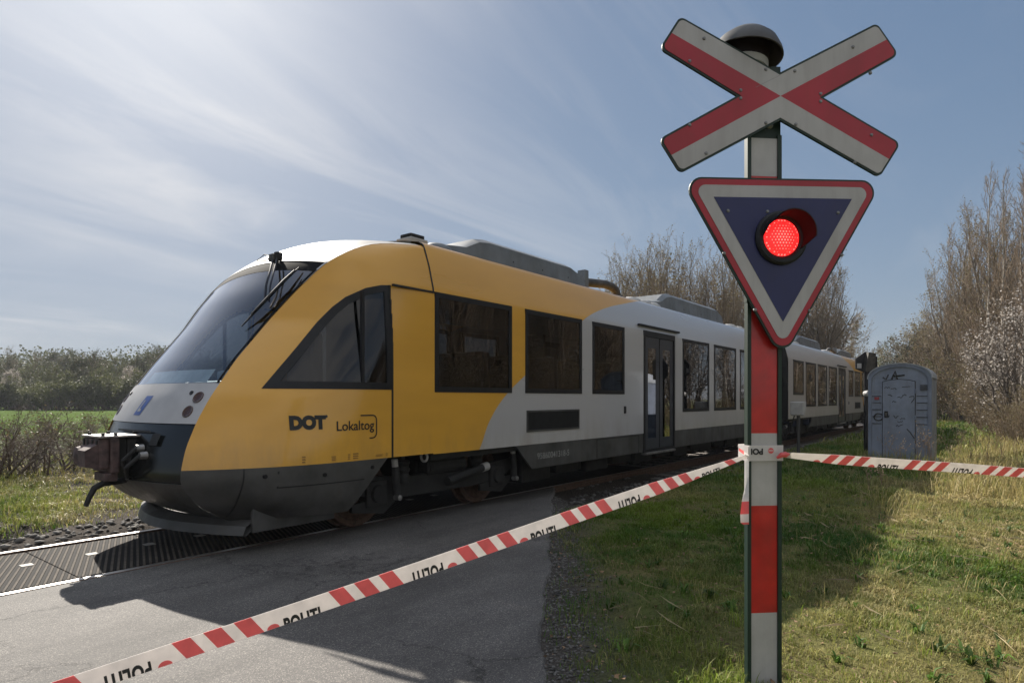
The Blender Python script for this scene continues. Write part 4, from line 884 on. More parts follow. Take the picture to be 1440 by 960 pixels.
def ground_mat():
    m, nt, b = newmat('ground_turf'); co = objco(nt)
    a = noise(nt, .35, 6, .6, co); d = noise(nt, 3.5, 6, .7, co); e = noise(nt, 28, 4, .7, co)
    g = mixc(nt, ramp(nt, a, [(.38, 0), (.62, 1)]), (.06, .095, .022), (.15, .125, .055))
    g = mixc(nt, ramp(nt, d, [(.45, 0), (.75, .8)]), g, (.10, .08, .045)); g = mixc(nt, 1.0, g, ramp(nt, e, [(.25, .5), (.75, 1.35)]), 'MULTIPLY')
    s = N(nt, 'ShaderNodeSeparateXYZ'); L(nt, co, s.inputs[0])
    # bare gritty soil near the track bed and the road shoulder
    ya = math_(nt, 'ABSOLUTE', s.outputs[1]); tb = N(nt, 'ShaderNodeMapRange'); L(nt, ya, tb.inputs[0]); tb.inputs[1].default_value = 2.5; tb.inputs[2].default_value = 1.7
    dr = math_(nt, 'SUBTRACT', s.outputs[0], math_(nt, 'ADD', 7.18, math_(nt, 'DIVIDE', math_(nt, 'ADD', s.outputs[1], 1.45), .6645)))
    rb = N(nt, 'ShaderNodeMapRange'); L(nt, math_(nt, 'ADD', dr, math_(nt, 'MULTIPLY', math_(nt, 'SUBTRACT', d, .5), 1.8)), rb.inputs[0]); rb.inputs[1].default_value = 1.1; rb.inputs[2].default_value = .3
    grit = ramp(nt, noise(nt, 60, 3, .7, co), [(.3, (.03, .027, .024)), (.55, (.075, .066, .058)), (.75, (.16, .145, .13))])
    g = mixc(nt, math_(nt, 'MAXIMUM', tb.outputs[0], rb.outputs[0]), g, grit)
    # far fields: fresh crop green
    r2 = N(nt, 'ShaderNodeVectorMath'); r2.operation = 'LENGTH'; L(nt, co, r2.inputs[0]); fr = N(nt, 'ShaderNodeMapRange'); L(nt, r2.outputs['Value'], fr.inputs[0]); fr.inputs[1].default_value = 12; fr.inputs[2].default_value = 22
    left = N(nt, 'ShaderNodeMapRange'); L(nt, s.outputs[1], left.inputs[0]); left.inputs[1].default_value = 7; left.inputs[2].default_value = 12
    fld = ramp(nt, noise(nt, .5, 7, .7, objco(nt, (.25, 1, 1), (0, 0, R(25)))), [(.3, (.045, .07, .011)), (.55, (.055, .095, .010)), (.75, (.09, .11, .022))])
    g = mixc(nt, math_(nt, 'MULTIPLY', fr.outputs[0], left.outputs[0]), g, fld)
    L(nt, g, b.inputs['Base Color']); b.inputs['Roughness'].default_value = 1; b.inputs['Specular IOR Level'].default_value = .02
    bp = N(nt, 'ShaderNodeBump', Strength=.8, Distance=.03); L(nt, e, bp.inputs['Height']); L(nt, bp.outputs[0], b.inputs['Normal']); return m
M['ground'] = ground_mat()
def axis(lo, hi, fine0, fine1, st):
    a = list(np.arange(fine0, fine1, st)); x = fine1; d = st
    while x < hi: a.append(x); d *= 1.25; x += d
    x = fine0 - st; d = st
    while x > lo: a.insert(0, x); d *= 1.25; x -= d
    return np.array([lo] + a + [hi])
gx = axis(-900, 1500, -6, 30, .16); gy = axis(-900, 1500, -10, 10, .16)
GX, GY = np.meshgrid(gx, gy, indexing='ij'); V = np.c_[GX.ravel(), GY.ravel(), gz(GX, GY).ravel()]
na, nb_ = GX.shape; idx = np.arange(na * nb_).reshape(na, nb_); Q = np.c_[idx[:-1, :-1].ravel(), idx[1:, :-1].ravel(), idx[1:, 1:].ravel(), idx[:-1, 1:].ravel()]
tag(linkmesh('ground', npmesh('ground', V, Q, mats=[M['ground']], smooth=True)), kind='structure')

# ------------------------------------------------------------------ STONES, GRASS
def tint_mat(name, rough=.8, trans=.0, mul=1.0):
    m, nt, b = newmat(name); at_ = N(nt, 'ShaderNodeVertexColor'); at_.layer_name = 'tint'
    c = mixc(nt, 1.0, at_.outputs[0], ramp(nt, noise(nt, 5, 4, .6, objco(nt)), [(.3, .78 * mul), (.7, 1.15 * mul)]), 'MULTIPLY')
    L(nt, c, b.inputs['Base Color']); b.inputs['Roughness'].default_value = rough; b.inputs['Specular IOR Level'].default_value = .25
    if trans:
        t = N(nt, 'ShaderNodeBsdfTranslucent'); L(nt, c, t.inputs[0]); mx = N(nt, 'ShaderNodeMixShader'); mx.inputs[0].default_value = trans
        L(nt, b.outputs[0], mx.inputs[1]); L(nt, t.outputs[0], mx.inputs[2]); L(nt, mx.outputs[0], nt.nodes['Material Output'].inputs[0])
    return m
M['stone'] = tint_mat('ballast_stone', .85); M['grass'] = tint_mat('grass_blade', .6, .35); M['weed'] = tint_mat('dry_weed', .8, .2)
def stones(name, n, region, smin, smax):
    X, Y = region(n); n = len(X); s = rng.uniform(smin, smax, n)
    base = np.array([[0, 0, 1], [.9, .1, .1], [-.1, .95, -.1], [-.9, 0, .15], [.05, -.9, 0], [.1, 0, -.8], [.6, .6, .55], [-.55, -.6, .5]])
    tri = np.array([[0, 1, 6], [0, 6, 2], [0, 2, 3], [0, 3, 7], [0, 7, 4], [0, 4, 1], [5, 2, 1], [5, 3, 2], [5, 4, 3], [5, 1, 4], [1, 2, 6], [3, 4, 7]])
    P = base[None] * (1 + rng.uniform(-.35, .35, (n, 8, 3))) * s[:, None, None] * np.stack([rng.uniform(.7, 1.3, n), rng.uniform(.7, 1.3, n), rng.uniform(.4, .8, n)], 1)[:, None, :]
    a = rng.uniform(0, 6.28, n); ca, sa = np.cos(a), np.sin(a)
    x = P[..., 0] * ca[:, None] - P[..., 1] * sa[:, None] + X[:, None]; y = P[..., 0] * sa[:, None] + P[..., 1] * ca[:, None] + Y[:, None]; z = P[..., 2] + (gz(X, Y) + s * .25)[:, None]
    V = np.stack([x, y, z], -1).reshape(-1, 3); T = (tri[None] + (np.arange(n) * 8)[:, None, None]).reshape(-1, 3)
    g = rng.uniform(.05, .17, n); col = np.stack([g * 1.06, g, g * .92], 1)
    tag(linkmesh(name, npmesh(name, V, None, T, [M['stone']], tint=np.repeat(col, 8, 0))), kind='stuff')
def bed(n):
    X = rng.uniform(-3, 30, n); Y = rng.choice([-1, 1], n) * rng.uniform(0, 2.35, n) ; k = (~((X > -1.6) & (X < 11.9) & (np.abs(Y) < .84))) & (road_mask(X, Y) < .02)
    k &= rng.random(n) < np.clip((2.45 - np.abs(Y)) / .5, 0, 1); k |= (X < 3.4) & (Y > .84) & (Y < 1.7) & (rng.random(n) < .9); return X[k], Y[k]
stones('track_ballast', 16000, bed, .018, .05)
def verge(n):
    Y = rng.uniform(-7, -1.2, n); d = rng.normal(.10, .22, n); return 7.18 + (Y + 1.45) / .6645 + d * 1.2, Y
stones('roadside_grit', 8000, verge, .004, .014)

STRAW = np.array([.38, .305, .13]); GREEN = np.array([.15, .215, .022]); DEEP = np.array([.045, .12, .014])
def blades(X, Y, h, w, lean, col, z0=None):
    n = len(X); z = gz(X, Y) if z0 is None else z0; a = rng.uniform(0, 6.28, n); wx, wy = np.cos(a) * w / 2, np.sin(a) * w / 2
    b = a + math.pi / 2 + rng.normal(0, .5, n); lx, ly = np.cos(b) * lean * h, np.sin(b) * lean * h
    P = np.zeros((n, 5, 3)); P[:, 0] = np.c_[X - wx, Y - wy, z - .01]; P[:, 1] = np.c_[X + wx, Y + wy, z - .01]
    mx, my, mz = X + lx * .35, Y + ly * .35, z + h * .62; P[:, 2] = np.c_[mx + wx * .75, my + wy * .75, mz]; P[:, 3] = np.c_[mx - wx * .75, my - wy * .75, mz]
    P[:, 4] = np.c_[X + lx, Y + ly, z + h * np.sqrt(np.clip(1 - lean ** 2 * .5, .05, 1))]
    return P, np.repeat(col, 5, 0)
def grassmesh(name, parts, mat):
    P = np.concatenate([p for p, _ in parts]); C = np.concatenate([c for _, c in parts]); n = len(P); o = (np.arange(n) * 5)[:, None]
    tag(linkmesh(name, npmesh(name, P.reshape(-1, 3), o + np.array([[0, 1, 2, 3]]), o + np.array([[3, 2, 4]]), [mat], tint=C)), kind='stuff')
def gfield(n, xr, yr, hmin, hmax, w, fade=True):
    X = rng.uniform(*xr, n); Y = rng.uniform(*yr, n)
    dy = fbm(X, Y, .55, 11) * .5 + fbm(X, Y, 2.6, 12) * .35 + .1
    dr = X - (7.18 + (Y + 1.45) / .6645); k = (dr > -.05 + .1 * fbm(X, Y, 4, 9)) | (Y > 1.0)
    k &= ~((Y > .8) & (dr > -9.4) & (dr < .1) & (X > 3.6))
    near = np.clip((dr - .05) / 1.5, 0, 1) ** 1.1; k &= (Y > 0) | (rng.random(n) < .05 + .95 * near)
    tr = np.clip((np.abs(Y) - 1.45) / .9, 0, 1); k &= rng.random(n) < tr ** 1.5
    clump = fbm(X, Y, 5.5, 21); k &= rng.random(n) < np.clip(.62 + .5 * clump, .12, 1)
    X, Y, dy, clump = X[k], Y[k], dy[k], clump[k]; n = len(X)
    t = np.clip(.16 + .7 * dy + .22 * np.clip((X - 5) / 5, 0, 1) * (Y < -5.2) - .12 * np.clip((Y + 5.4) / .8, 0, 1) * (Y < 0) + .16 * (Y > 0) + rng.normal(0, .2, n), 0, 1)[:, None]; gm = np.clip(.5 + .5 * fbm(X, Y, 1.3, 31), 0, 1)[:, None]  # straw share lowered where the train's shadow falls, so shade is tinted greener
    col = (GREEN * gm + DEEP * (1 - gm)) * (1 - t) + STRAW * t; col = col * rng.uniform(.65, 1.25, n)[:, None]
    h = rng.uniform(hmin, hmax, n) * (.75 + .4 * np.clip(clump, -1, 1.2)); return blades(X, Y, h, w * rng.uniform(.7, 1.4, n), np.where(t[:, 0] > .5, rng.uniform(.7, 1.38, n), rng.uniform(.2, 1.1, n)), col)
parts = [gfield(230000, (2.0, 6.5), (-8.2, -1.4), .02, .06, .0042), gfield(220000, (5, 11), (-8.4, -1.4), .022, .07, .006), gfield(100000, (10, 22), (-9, -1.6), .05, .13, .011), gfield(36000, (20, 60), (-9, -1.6), .10, .26, .028),
         gfield(90000, (-3, 4.5), (1.2, 6.5), .04, .12, .008), gfield(40000, (-6, 9), (5.5, 13), .06, .2, .014)]
grassmesh('grass', parts, M['grass'])
# taller tufts along the mown edge and a few lit tufts at the post
def tufts(cs, per, h0, h1, w, spread, straw):
    out = []
    for (x, y) in cs:
        X = rng.normal(x, spread, per); Y = rng.normal(y, spread, per); n = per; t = np.clip(straw + rng.normal(0, .2, n), 0, 1)[:, None]
        out.append(blades(X, Y, rng.uniform(h0, h1, n), np.full(n, w), rng.uniform(.15, 1.15, n), (GREEN * 1.15 * (1 - t) + STRAW * t) * rng.uniform(.7, 1.2, n)[:, None]))
    return out
tf = tufts([(3.05, -5.30), (2.98, -5.22), (3.3, -5.15), (2.93, -5.37)], 40, .04, .11, .005, .06, .15)
tf += tufts([(9.3 + rng.normal(0, .5), -5.35 + rng.normal(0, .18)) for _ in range(12)], 22, .10, .30, .005, .14, .8)
tf += tufts([(x_, -5.9 - .02 * x_ + rng.normal(0, .35)) for x_ in rng.uniform(11, 26, 90)], 34, .12, .42, .010, .2, .98)
tf += tufts([(rng.uniform(4.5, 9), rng.uniform(-6.3, -5)) for _ in range(22)], 14, .05, .15, .004, .10, .85)
tf += tufts([(15.2 + rng.normal(0, .3), -4.7 + rng.uniform(-.7, .7)) for _ in range(22)], 30, .15, .4, .009, .14, .6)
tf += tufts([(rng.uniform(-4, 4), rng.uniform(2.2, 7)) for _ in range(40)], 30, .08, .25, .009, .15, .5)
def rosettes(m):
    for _ in range(m):
        x, y = rng.uniform(3, 9.5), rng.uniform(-6.8, -3.4); n = int(rng.integers(6, 12)); c = np.array([.07, .13, .02]) * rng.uniform(.6, 1.4)
        if x - (7.18 + (y + 1.45) / .6645) < .4: continue
        tf.append(blades(np.full(n, x) + rng.normal(0, .012, n), np.full(n, y) + rng.normal(0, .012, n), rng.uniform(.04, .10, n), rng.uniform(.012, .022, n), rng.uniform(.8, 1.35, n), np.repeat(c[None], n, 0) * rng.uniform(.7, 1.3, (n, 1))))
rosettes(130)
for _ in range(160):        # matted clumps, green and straw
    x, y = rng.uniform(3.2, 10.5), rng.uniform(-6.9, -4.4)
    if x - (7.18 + (y + 1.45) / .6645) > .5: tf += tufts([(x, y)], int(rng.integers(10, 34)), .03, rng.uniform(.07, .16), .0045, rng.uniform(.02, .07), rng.random())
grassmesh('grass_tufts', tf, M['grass'])
# dead stalks lying in the verge, and leaf litter
def lying(n):
    X = rng.uniform(3.2, 11, n); Y = rng.uniform(-6.9, -4.3, n); l = rng.uniform(.06, .34, n); a = rng.normal(.9, .7, n); P = np.zeros((n, 5, 3)); z = gz(X, Y) + .035
    dx, dy = np.cos(a) * l, np.sin(a) * l; wx, wy = -np.sin(a) * .0011, np.cos(a) * .0011
    P[:, 0] = np.c_[X - wx, Y - wy, z]; P[:, 1] = np.c_[X + wx, Y + wy, z + .004]; P[:, 2] = np.c_[X + dx * .6 + wx, Y + dy * .6 + wy, z + .03 * rng.random(n)]; P[:, 3] = np.c_[X + dx * .6 - wx, Y + dy * .6 - wy, z + .02]; P[:, 4] = np.c_[X + dx, Y + dy, z + rng.uniform(-.01, .06, n)]
    return P, np.repeat(np.array([.42, .34, .2]) * rng.uniform(.5, 1.15, (n, 1)), 5, 0)
def litter(n):
    X = rng.uniform(2.6, 10, n); Y = rng.uniform(-6.9, -2.6, n); dr = X - (7.18 + (Y + 1.45) / .6645); k = dr > .02; X, Y = X[k], Y[k]; n = len(X); s_ = rng.uniform(.006, .018, n); a = rng.uniform(0, 6.28, n); z = gz(X, Y) + rng.uniform(.008, .04, n)
    P = np.zeros((n, 5, 3))
    for q, (u, v) in enumerate(((-1, -.4), (.2, -.6), (.5, .4), (-.6, .5), (1.1, .3))): P[:, q] = np.c_[X + s_ * (u * np.cos(a) - v * np.sin(a)), Y + s_ * (u * np.sin(a) + v * np.cos(a)), z + s_ * rng.uniform(-.5, .5, n)]
    return P, np.repeat(np.array([.17, .11, .065]) * rng.uniform(.4, 1.8, (n, 1)), 5, 0)
grassmesh('dead_stalks', [lying(150), litter(2600)], M['weed'])

# ------------------------------------------------------------------ TREES
def tubes_np(P, Rd, k):                 # P (n,s,3), Rd (n,s)
    n, s, _ = P.shape; T = np.gradient(P, axis=1); T /= np.linalg.norm(T, axis=2, keepdims=True) + 1e-9
    ref = np.where(np.abs(T[..., 2:3]) > .9, np.array([1., 0, 0]), np.array([0, 0, 1.])); U = np.cross(T, ref); U /= np.linalg.norm(U, axis=2, keepdims=True) + 1e-9; Wv = np.cross(T, U)
    a = 2 * math.pi * np.arange(k) / k
    V = P[:, :, None, :] + Rd[:, :, None, None] * (U[:, :, None, :] * np.cos(a)[None, None, :, None] + Wv[:, :, None, :] * np.sin(a)[None, None, :, None])
    idx = np.arange(n * s * k).reshape(n, s, k); i2 = np.roll(idx, -1, 2)
    return V.reshape(-1, 3), np.stack([idx[:, :-1], i2[:, :-1], i2[:, 1:], idx[:, 1:]], -1).reshape(-1, 4)
class Tree:
    def __init__(s, seed): s.r = np.random.default_rng(seed); s.lv = []
    def stems(s, base, top, rad, bend=.4, seg=10):
        r = s.r; n = len(base); t = np.linspace(0, 1, seg)[None, :, None]; off = np.cumsum(r.normal(0, bend / seg, (n, seg, 3)), 1); off[..., 2] *= .2; off -= off[:, :1]
        P = base[:, None] * (1 - t) + top[:, None] * t + off * t ** .5; Rd = np.asarray(rad)[:, None] * (1 - .92 * np.linspace(0, 1, seg) ** 1.1)[None]
        s.lv.append((P, Rd)); return s
    def branch(s, m, lo, hi, ratio, ang, up, seg=5, rr=.55, lmin=.15, absl=None, src=-1, wig=.12, tp=.55, rmin=.0):
        r = s.r; P, Rd = s.lv[src]; n, sg, _ = P.shape; plen = np.linalg.norm(np.diff(P, axis=1), axis=2).sum(1)
        t = np.clip((np.arange(m)[None] + r.random((n, m))) / m, 0, 1) * (hi - lo) + lo; ft = t * (sg - 1); i = np.minimum(ft.astype(int), sg - 2); f = (ft - i)[..., None]
        ar = np.arange(n)[:, None]; st = P[ar, i] * (1 - f) + P[ar, i + 1] * f; T = P[ar, i + 1] - P[ar, i]; T /= np.linalg.norm(T, axis=2, keepdims=True) + 1e-9
        rd = (Rd[ar, i] * (1 - f[..., 0]) + Rd[ar, i + 1] * f[..., 0]) * rr
        ref = r.normal(0, 1, (n, m, 3)); ref -= (ref * T).sum(2, keepdims=True) * T; ref /= np.linalg.norm(ref, axis=2, keepdims=True) + 1e-9
        a = r.normal(ang, ang * .25, (n, m, 1)); D = T * np.cos(a) + ref * np.sin(a); D[..., 2] += up * .5; D /= np.linalg.norm(D, axis=2, keepdims=True)
        ln = (plen[:, None] * ratio if absl is None else absl) * (1 - tp * (t - lo) / max(1e-6, hi - lo)) * r.uniform(.6, 1.25, (n, m)); ln = np.maximum(ln, lmin)
        k = n * m; st = st.reshape(k, 3); D = D.reshape(k, 3); ln = ln.reshape(k); rd = np.maximum(rd.reshape(k), rmin)
        u = np.linspace(0, 1, seg)[None, :, None]; bend = np.cumsum(r.normal(0, wig / seg, (k, seg, 3)), 1); bend -= bend[:, :1]
        Pn = st[:, None] + D[:, None] * u * ln[:, None, None] + np.array([0, 0, 1.]) * (up * u ** 2 * ln[:, None, None] * .45) + bend * ln[:, None, None]
        s.lv.append((Pn, rd[:, None] * (1 - .75 * np.linspace(0, 1, seg))[None])); return s
    def wood(s, lo, hi, k):
        V, Q = [], []; o = 0
        for P, Rd in s.lv[lo:hi]: v, q = tubes_np(P, Rd, k); V.append(v); Q.append(q + o); o += len(v)
        return np.concatenate(V), np.concatenate(Q)
    def leaves(s, lv, per, size, jit, shape=.7):
        r = s.r; P, _ = s.lv[lv]; n, sg, _ = P.shape; i = r.integers(1, sg, (n, per)); c = P[np.arange(n)[:, None], i].reshape(-1, 3) + r.normal(0, jit, (n * per, 3))
        k = len(c); a = r.normal(0, 1, (k, 3)); a /= np.linalg.norm(a, axis=1, keepdims=True); b = r.normal(0, 1, (k, 3)); b -= (a * b).sum(1, keepdims=True) * a; b /= np.linalg.norm(b, axis=1, keepdims=True)
        sz = size * r.uniform(.5, 1.4, (k, 1)); V = np.stack([c - a * sz, c - b * sz * shape, c + a * sz, c + b * sz * shape], 1).reshape(-1, 3)
        return V, np.arange(k * 4).reshape(k, 4)
M['bark'] = simple('bark_brown', (.15, .118, .088), .9, var=.3, vscale=9, bump=.4, bscale=30); M['bark_pale'] = simple('bark_pale', (.30, .27, .23), .85, var=.3, vscale=7)
M['twig'] = simple('twig_brown', (.20, .145, .095), .85, var=.22, vscale=2.0); M['twig_dark'] = simple('twig_dark', (.125, .10, .08), .85, var=.25, vscale=3)
def leafm(name, cols, trans=.4):
    m, nt, b = newmat(name); oi = N(nt, 'ShaderNodeNewGeometry')
    c = ramp(nt, oi.outputs['Random Per Island'], [(k / max(1, len(cols) - 1), c) for k, c in enumerate(cols)]); c = mixc(nt, 1., c, ramp(nt, noise(nt, .9, 4, .6, objco(nt)), [(.3, .7), (.7, 1.2)]), 'MULTIPLY')
    L(nt, c, b.inputs['Base Color']); b.inputs['Roughness'].default_value = .6; b.inputs['Specular IOR Level'].default_value = .25
    t = N(nt, 'ShaderNodeBsdfTranslucent'); L(nt, c, t.inputs[0]); mx = N(nt, 'ShaderNodeMixShader'); mx.inputs[0].default_value = trans
    L(nt, b.outputs[0], mx.inputs[1]); L(nt, t.outputs[0], mx.inputs[2]); L(nt, mx.outputs[0], nt.nodes['Material Output'].inputs[0]); return m
M['bud'] = leafm('bud_olive', [(.17, .14, .07), (.20, .17, .09), (.13, .11, .06)]); M['blossom'] = leafm('blossom_white', [(.44, .40, .36), (.34, .30, .26), (.54, .50, .46)])
M['leaf_grey'] = leafm('leaf_grey_green', [(.050, .058, .028), (.075, .08, .036), (.04, .042, .024)]); M['leaf_yel'] = leafm('leaf_yellow_green', [(.085, .095, .035), (.11, .115, .045), (.065, .072, .03)])
M['needle'] = leafm('pine_needle', [(.022, .036, .018), (.035, .05, .022), (.018, .028, .016)], .1); M['dryleaf'] = leafm('bramble_brown', [(.16, .115, .06), (.21, .16, .085), (.11, .08, .045), (.13, .13, .05)], .25)
def proto(name, tree, nt_, tw_, leaf=None, lm=None, bark='bark', twig='twig', kt=7, kc=3, trunk='trunk', crown='crown'):
    root = empty(name); V, Q = tree.wood(0, nt_, kt); linkmesh(trunk, npmesh(trunk, V, Q, mats=[M[bark]], smooth=True), root)
    V, Q = tree.wood(nt_, tw_, kc); mats = [M[twig]]; mi = np.zeros(len(Q), int)
    if leaf is not None: V2, Q2 = leaf; Q2 = Q2 + len(V); V = np.concatenate([V, V2]); Q = np.concatenate([Q, Q2]); mats.append(M[lm]); mi = np.concatenate([mi, np.ones(len(Q2), int)])
    linkmesh(crown, npmesh(crown, V, Q, mats=mats, mi=mi), root); return root
def upright(seed, ns, spread):          # many-stemmed upright bare tree, 10 m
    t = Tree(seed); r = t.r; a = r.uniform(0, 6.28, ns); q = r.uniform(.2, 1, ns)
    base = np.c_[np.cos(a) * .3 * q, np.sin(a) * .3 * q, np.full(ns, -.2)]; top = np.c_[np.cos(a) * spread * q, np.sin(a) * spread * q, r.uniform(7.4, 10, ns)]
    t.stems(base, top, r.uniform(.06, .12, ns), .9).branch(int(110 / ns) + 8, .18, .97, .30, .55, .55, 6, .5, rmin=.012).branch(7, .15, .98, .36, .55, .35, 4, .6, rmin=.008).branch(4, .2, 1, .45, .6, .25, 3, .7, lmin=.12, rmin=.005); return t
P_UP = []
for k, (ns, sp_) in enumerate(((5, 1.6), (3, 1.0), (7, 2.3), (4, 1.5))):
    t = upright(50 + k, ns, sp_); P_UP.append(proto('bare_tree', t, 1, 4, t.leaves(3, 1, .035, .05), 'bud', kt=7))
def slim(seed):
    t = Tree(seed); r = t.r; n = 2; base = np.array([[0, 0, -.2], [.25, .1, -.2]]); top = np.array([[.3, .2, 10], [-.5, .5, 8.6]])
    return t.stems(base, top, [.085, .06], .5, 12).branch(42, .22, .98, .17, .5, .5, 6, .42, rmin=.010).branch(7, .15, .98, .34, .5, .3, 4, .6, rmin=.007).branch(4, .2, 1, .45, .6, .2, 3, .7, lmin=.1, rmin=.005)
P_SLIM = [proto('birch_tree', slim(80 + k), 1, 4, bark='bark_pale') for k in range(2)]
def spreading(seed):
    t = Tree(seed); t.stems(np.array([[0, 0, -.2]]), np.array([[.3, .1, 6.5]]), [.2], .5).branch(16, .3, 1, .62, .8, .45, 7, .55, rmin=.03).branch(9, .2, .98, .42, .6, .25, 5, .55, rmin=.014).branch(7, .2, 1, .42, .6, .15, 4, .6, rmin=.008).branch(4, .2, 1, .45, .6, .1, 3, .7, rmin=.0055); return t
t = spreading(91); P_SP = proto('spreading_tree', t, 2, 5)
def bushy(seed, h, w, n0=14, m=(9, 7, 5)):
    t = Tree(seed); r = t.r; a = r.uniform(0, 6.28, n0); q = r.uniform(.15, 1, n0) ** .7
    base = np.c_[np.cos(a) * .25 * w * q, np.sin(a) * .25 * w * q, np.full(n0, -.1)]; top = np.c_[np.cos(a) * w * q, np.sin(a) * w * q, h * (1.02 - .45 * q) * r.uniform(.8, 1.05, n0)]
    t.stems(base, top, np.full(n0, .022 * h ** .5), .3 * h / 3, 8).branch(m[0], .15, .98, .42, .7, .25, 5, .55, rmin=.007).branch(m[1], .15, 1, .42, .7, .15, 4, .6, rmin=.005).branch(m[2], .2, 1, .5, .7, .05, 3, .7, rmin=.004); return t
t = bushy(101, 5, 1.7, 11, (8, 7, 4)); P_BLOS = proto('blossom_shrub', t, 1, 4, t.leaves(3, 1, .034, .05), 'blossom', bark='twig_dark', twig='twig_dark', trunk='stems')
t = bushy(102, 5, 2.6, 16); P_BRAM = [proto('brown_shrub', t, 1, 4, t.leaves(3, 1, .04, .07), 'dryleaf', bark='twig', trunk='stems')]
t = bushy(103, 5, 2.2, 18); P_BRAM.append(proto('brown_shrub', t, 1, 4, t.leaves(3, 1, .035, .06), 'bud', bark='twig', trunk='stems'))
t = bushy(104, 1.6, 1.3, 8, (6, 5, 3)); P_THORN = [proto('thorn_shrub', t, 1, 4, bark='twig_dark', twig='twig_dark', trunk='stems')]
t = bushy(105, 1.6, 1.4, 8, (6, 5, 3)); P_THORN.append(proto('thorn_shrub', t, 1, 4, t.leaves(3, 1, .02, .03), 'dryleaf', bark='twig_dark', twig='twig_dark', trunk='stems'))
# leafy wood-edge trees (10 m): crowns of leaf clumps
def leafy(seed, lm, per=5, size=.16):
    t = Tree(seed); r = t.r; n0 = 7; a = r.uniform(0, 6.28, n0); q = r.uniform(.2, 1, n0)
    base = np.c_[np.cos(a) * .4 * q, np.sin(a) * .4 * q, np.full(n0, -.2)]; top = np.c_[np.cos(a) * 3.2 * q, np.sin(a) * 3.2 * q, 10 * (1.0 - .35 * q)]
    t.stems(base, top, np.full(n0, .12), .9).branch(14, .08, .98, .34, .75, .3, 5, .5, rmin=.03).branch(7, .15, 1, .42, .7, .2, 4, .6, rmin=.02)
    t.branch(3, .3, 1, .5, .7, .1, 3, .7, rmin=.013)
    return proto('wood_edge_tree', t, 1, 4, t.leaves(3, per, size, .22), lm)
P_LEAF = [leafy(111, 'leaf_grey', 5, .11), leafy(112, 'leaf_yel', 4, .10), leafy(113, 'leaf_grey', 2, .10), leafy(114, 'blossom', 3, .13)]
def pine(seed):
    t = Tree(seed); t.stems(np.array([[0, 0, -.2]]), np.array([[.2, .1, 9.6]]), [.16], .3, 12).branch(46, .25, .99, .27, 1.25, .05, 6, .45, rmin=.02, tp=.6).branch(9, .25, 1, .36, .7, .1, 4, .6, rmin=.012)
    return proto('pine_tree', t, 1, 3, t.leaves(2, 14, .16, .12, .35), 'needle')
P_PINE = pine(121)
P_FOOT = []
for sd_, lm_ in ((131, 'leaf_grey'), (132, 'leaf_yel')): t = bushy(sd_, 5, 2.6, 12, (7, 5, 3)); P_FOOT.append(proto('leafy_shrub', t, 1, 4, t.leaves(3, 5, .085, .16), lm_, bark='twig_dark', twig='twig_dark', trunk='stems'))

_used = set(); _H = {}
def _hgt(pr):
    if pr.name not in _H:
        _H[pr.name] = max(np.percentile(np.array([v.co.z for v in c.data.vertices]), 99.7) for c in pr.children)
    return _H[pr.name]
def place(pr, x, y, h, base_h, lab, cat, grp=None, rz=None, sx=1.0):
    if rz is None: rz = (x * 12.9898 + y * 78.233) % 6.2832
    k = id(pr)
    if k in _used: o = copy_tree(pr)
    else: o = pr; _used.add(k)
    o.location = (x, y, float(gz(x, y)) if abs(y) > 1.6 else 0); s = h / _hgt(pr); o.scale = (s * sx, s * sx, s); o.rotation_euler = (0, 0, random.uniform(0, 6.28) if rz is None else rz)
    return tag(o, lab, cat, grp)
ORD = ['leftmost', 'second from the left', 'third from the left', 'fourth from the left', 'fifth from the left', 'sixth from the left', 'seventh from the left', 'eighth from the left', 'ninth from the left', 'tenth from the left', 'eleventh from the left', 'twelfth from the left', 'thirteenth from the left', 'fourteenth from the left', 'fifteenth from the left']
def top_h(py, Zd): return (560 - py) / 880 * Zd + 1.39
# row behind the train
row = [(862, 37, 352), (884, 40, 343), (908, 38, 334), (934, 41, 330), (962, 43, 345), (990, 44, 348), (1014, 43, 343), (1042, 46, 340), (1072, 48, 345), (1104, 50, 352), (1136, 52, 362), (1160, 54, 380)]
for k, (px, Zd, ty) in enumerate(row):
    x, y = at(px, Zd); place(P_UP[k % 4], x, y, top_h(ty, Zd) * 1.0, 9.7, f'bare brown tree behind the train roof, {ORD[k]} in its row', 'tree', 'bare trees in a row behind the train')
x, y = at(1158, 52); place(P_SP, x, y, top_h(368, 52), 9.6, 'bare round-crowned tree to the right of the triangle sign, behind the train', 'tree')
for k, (px, Zd, ty) in enumerate([(850, 45, 395), (875, 50, 390), (925, 49, 380), (975, 52, 382), (1020, 53, 385), (1060, 56, 390), (1100, 58, 400), (1185, 62, 440)]):
    x, y = at(px, Zd); place(P_BRAM[k % 2], x, y, top_h(ty, Zd), 5, 'brown twiggy thicket filling in behind the row of bare trees beyond the train', 'shrub', 'twiggy thickets behind the row of bare trees')
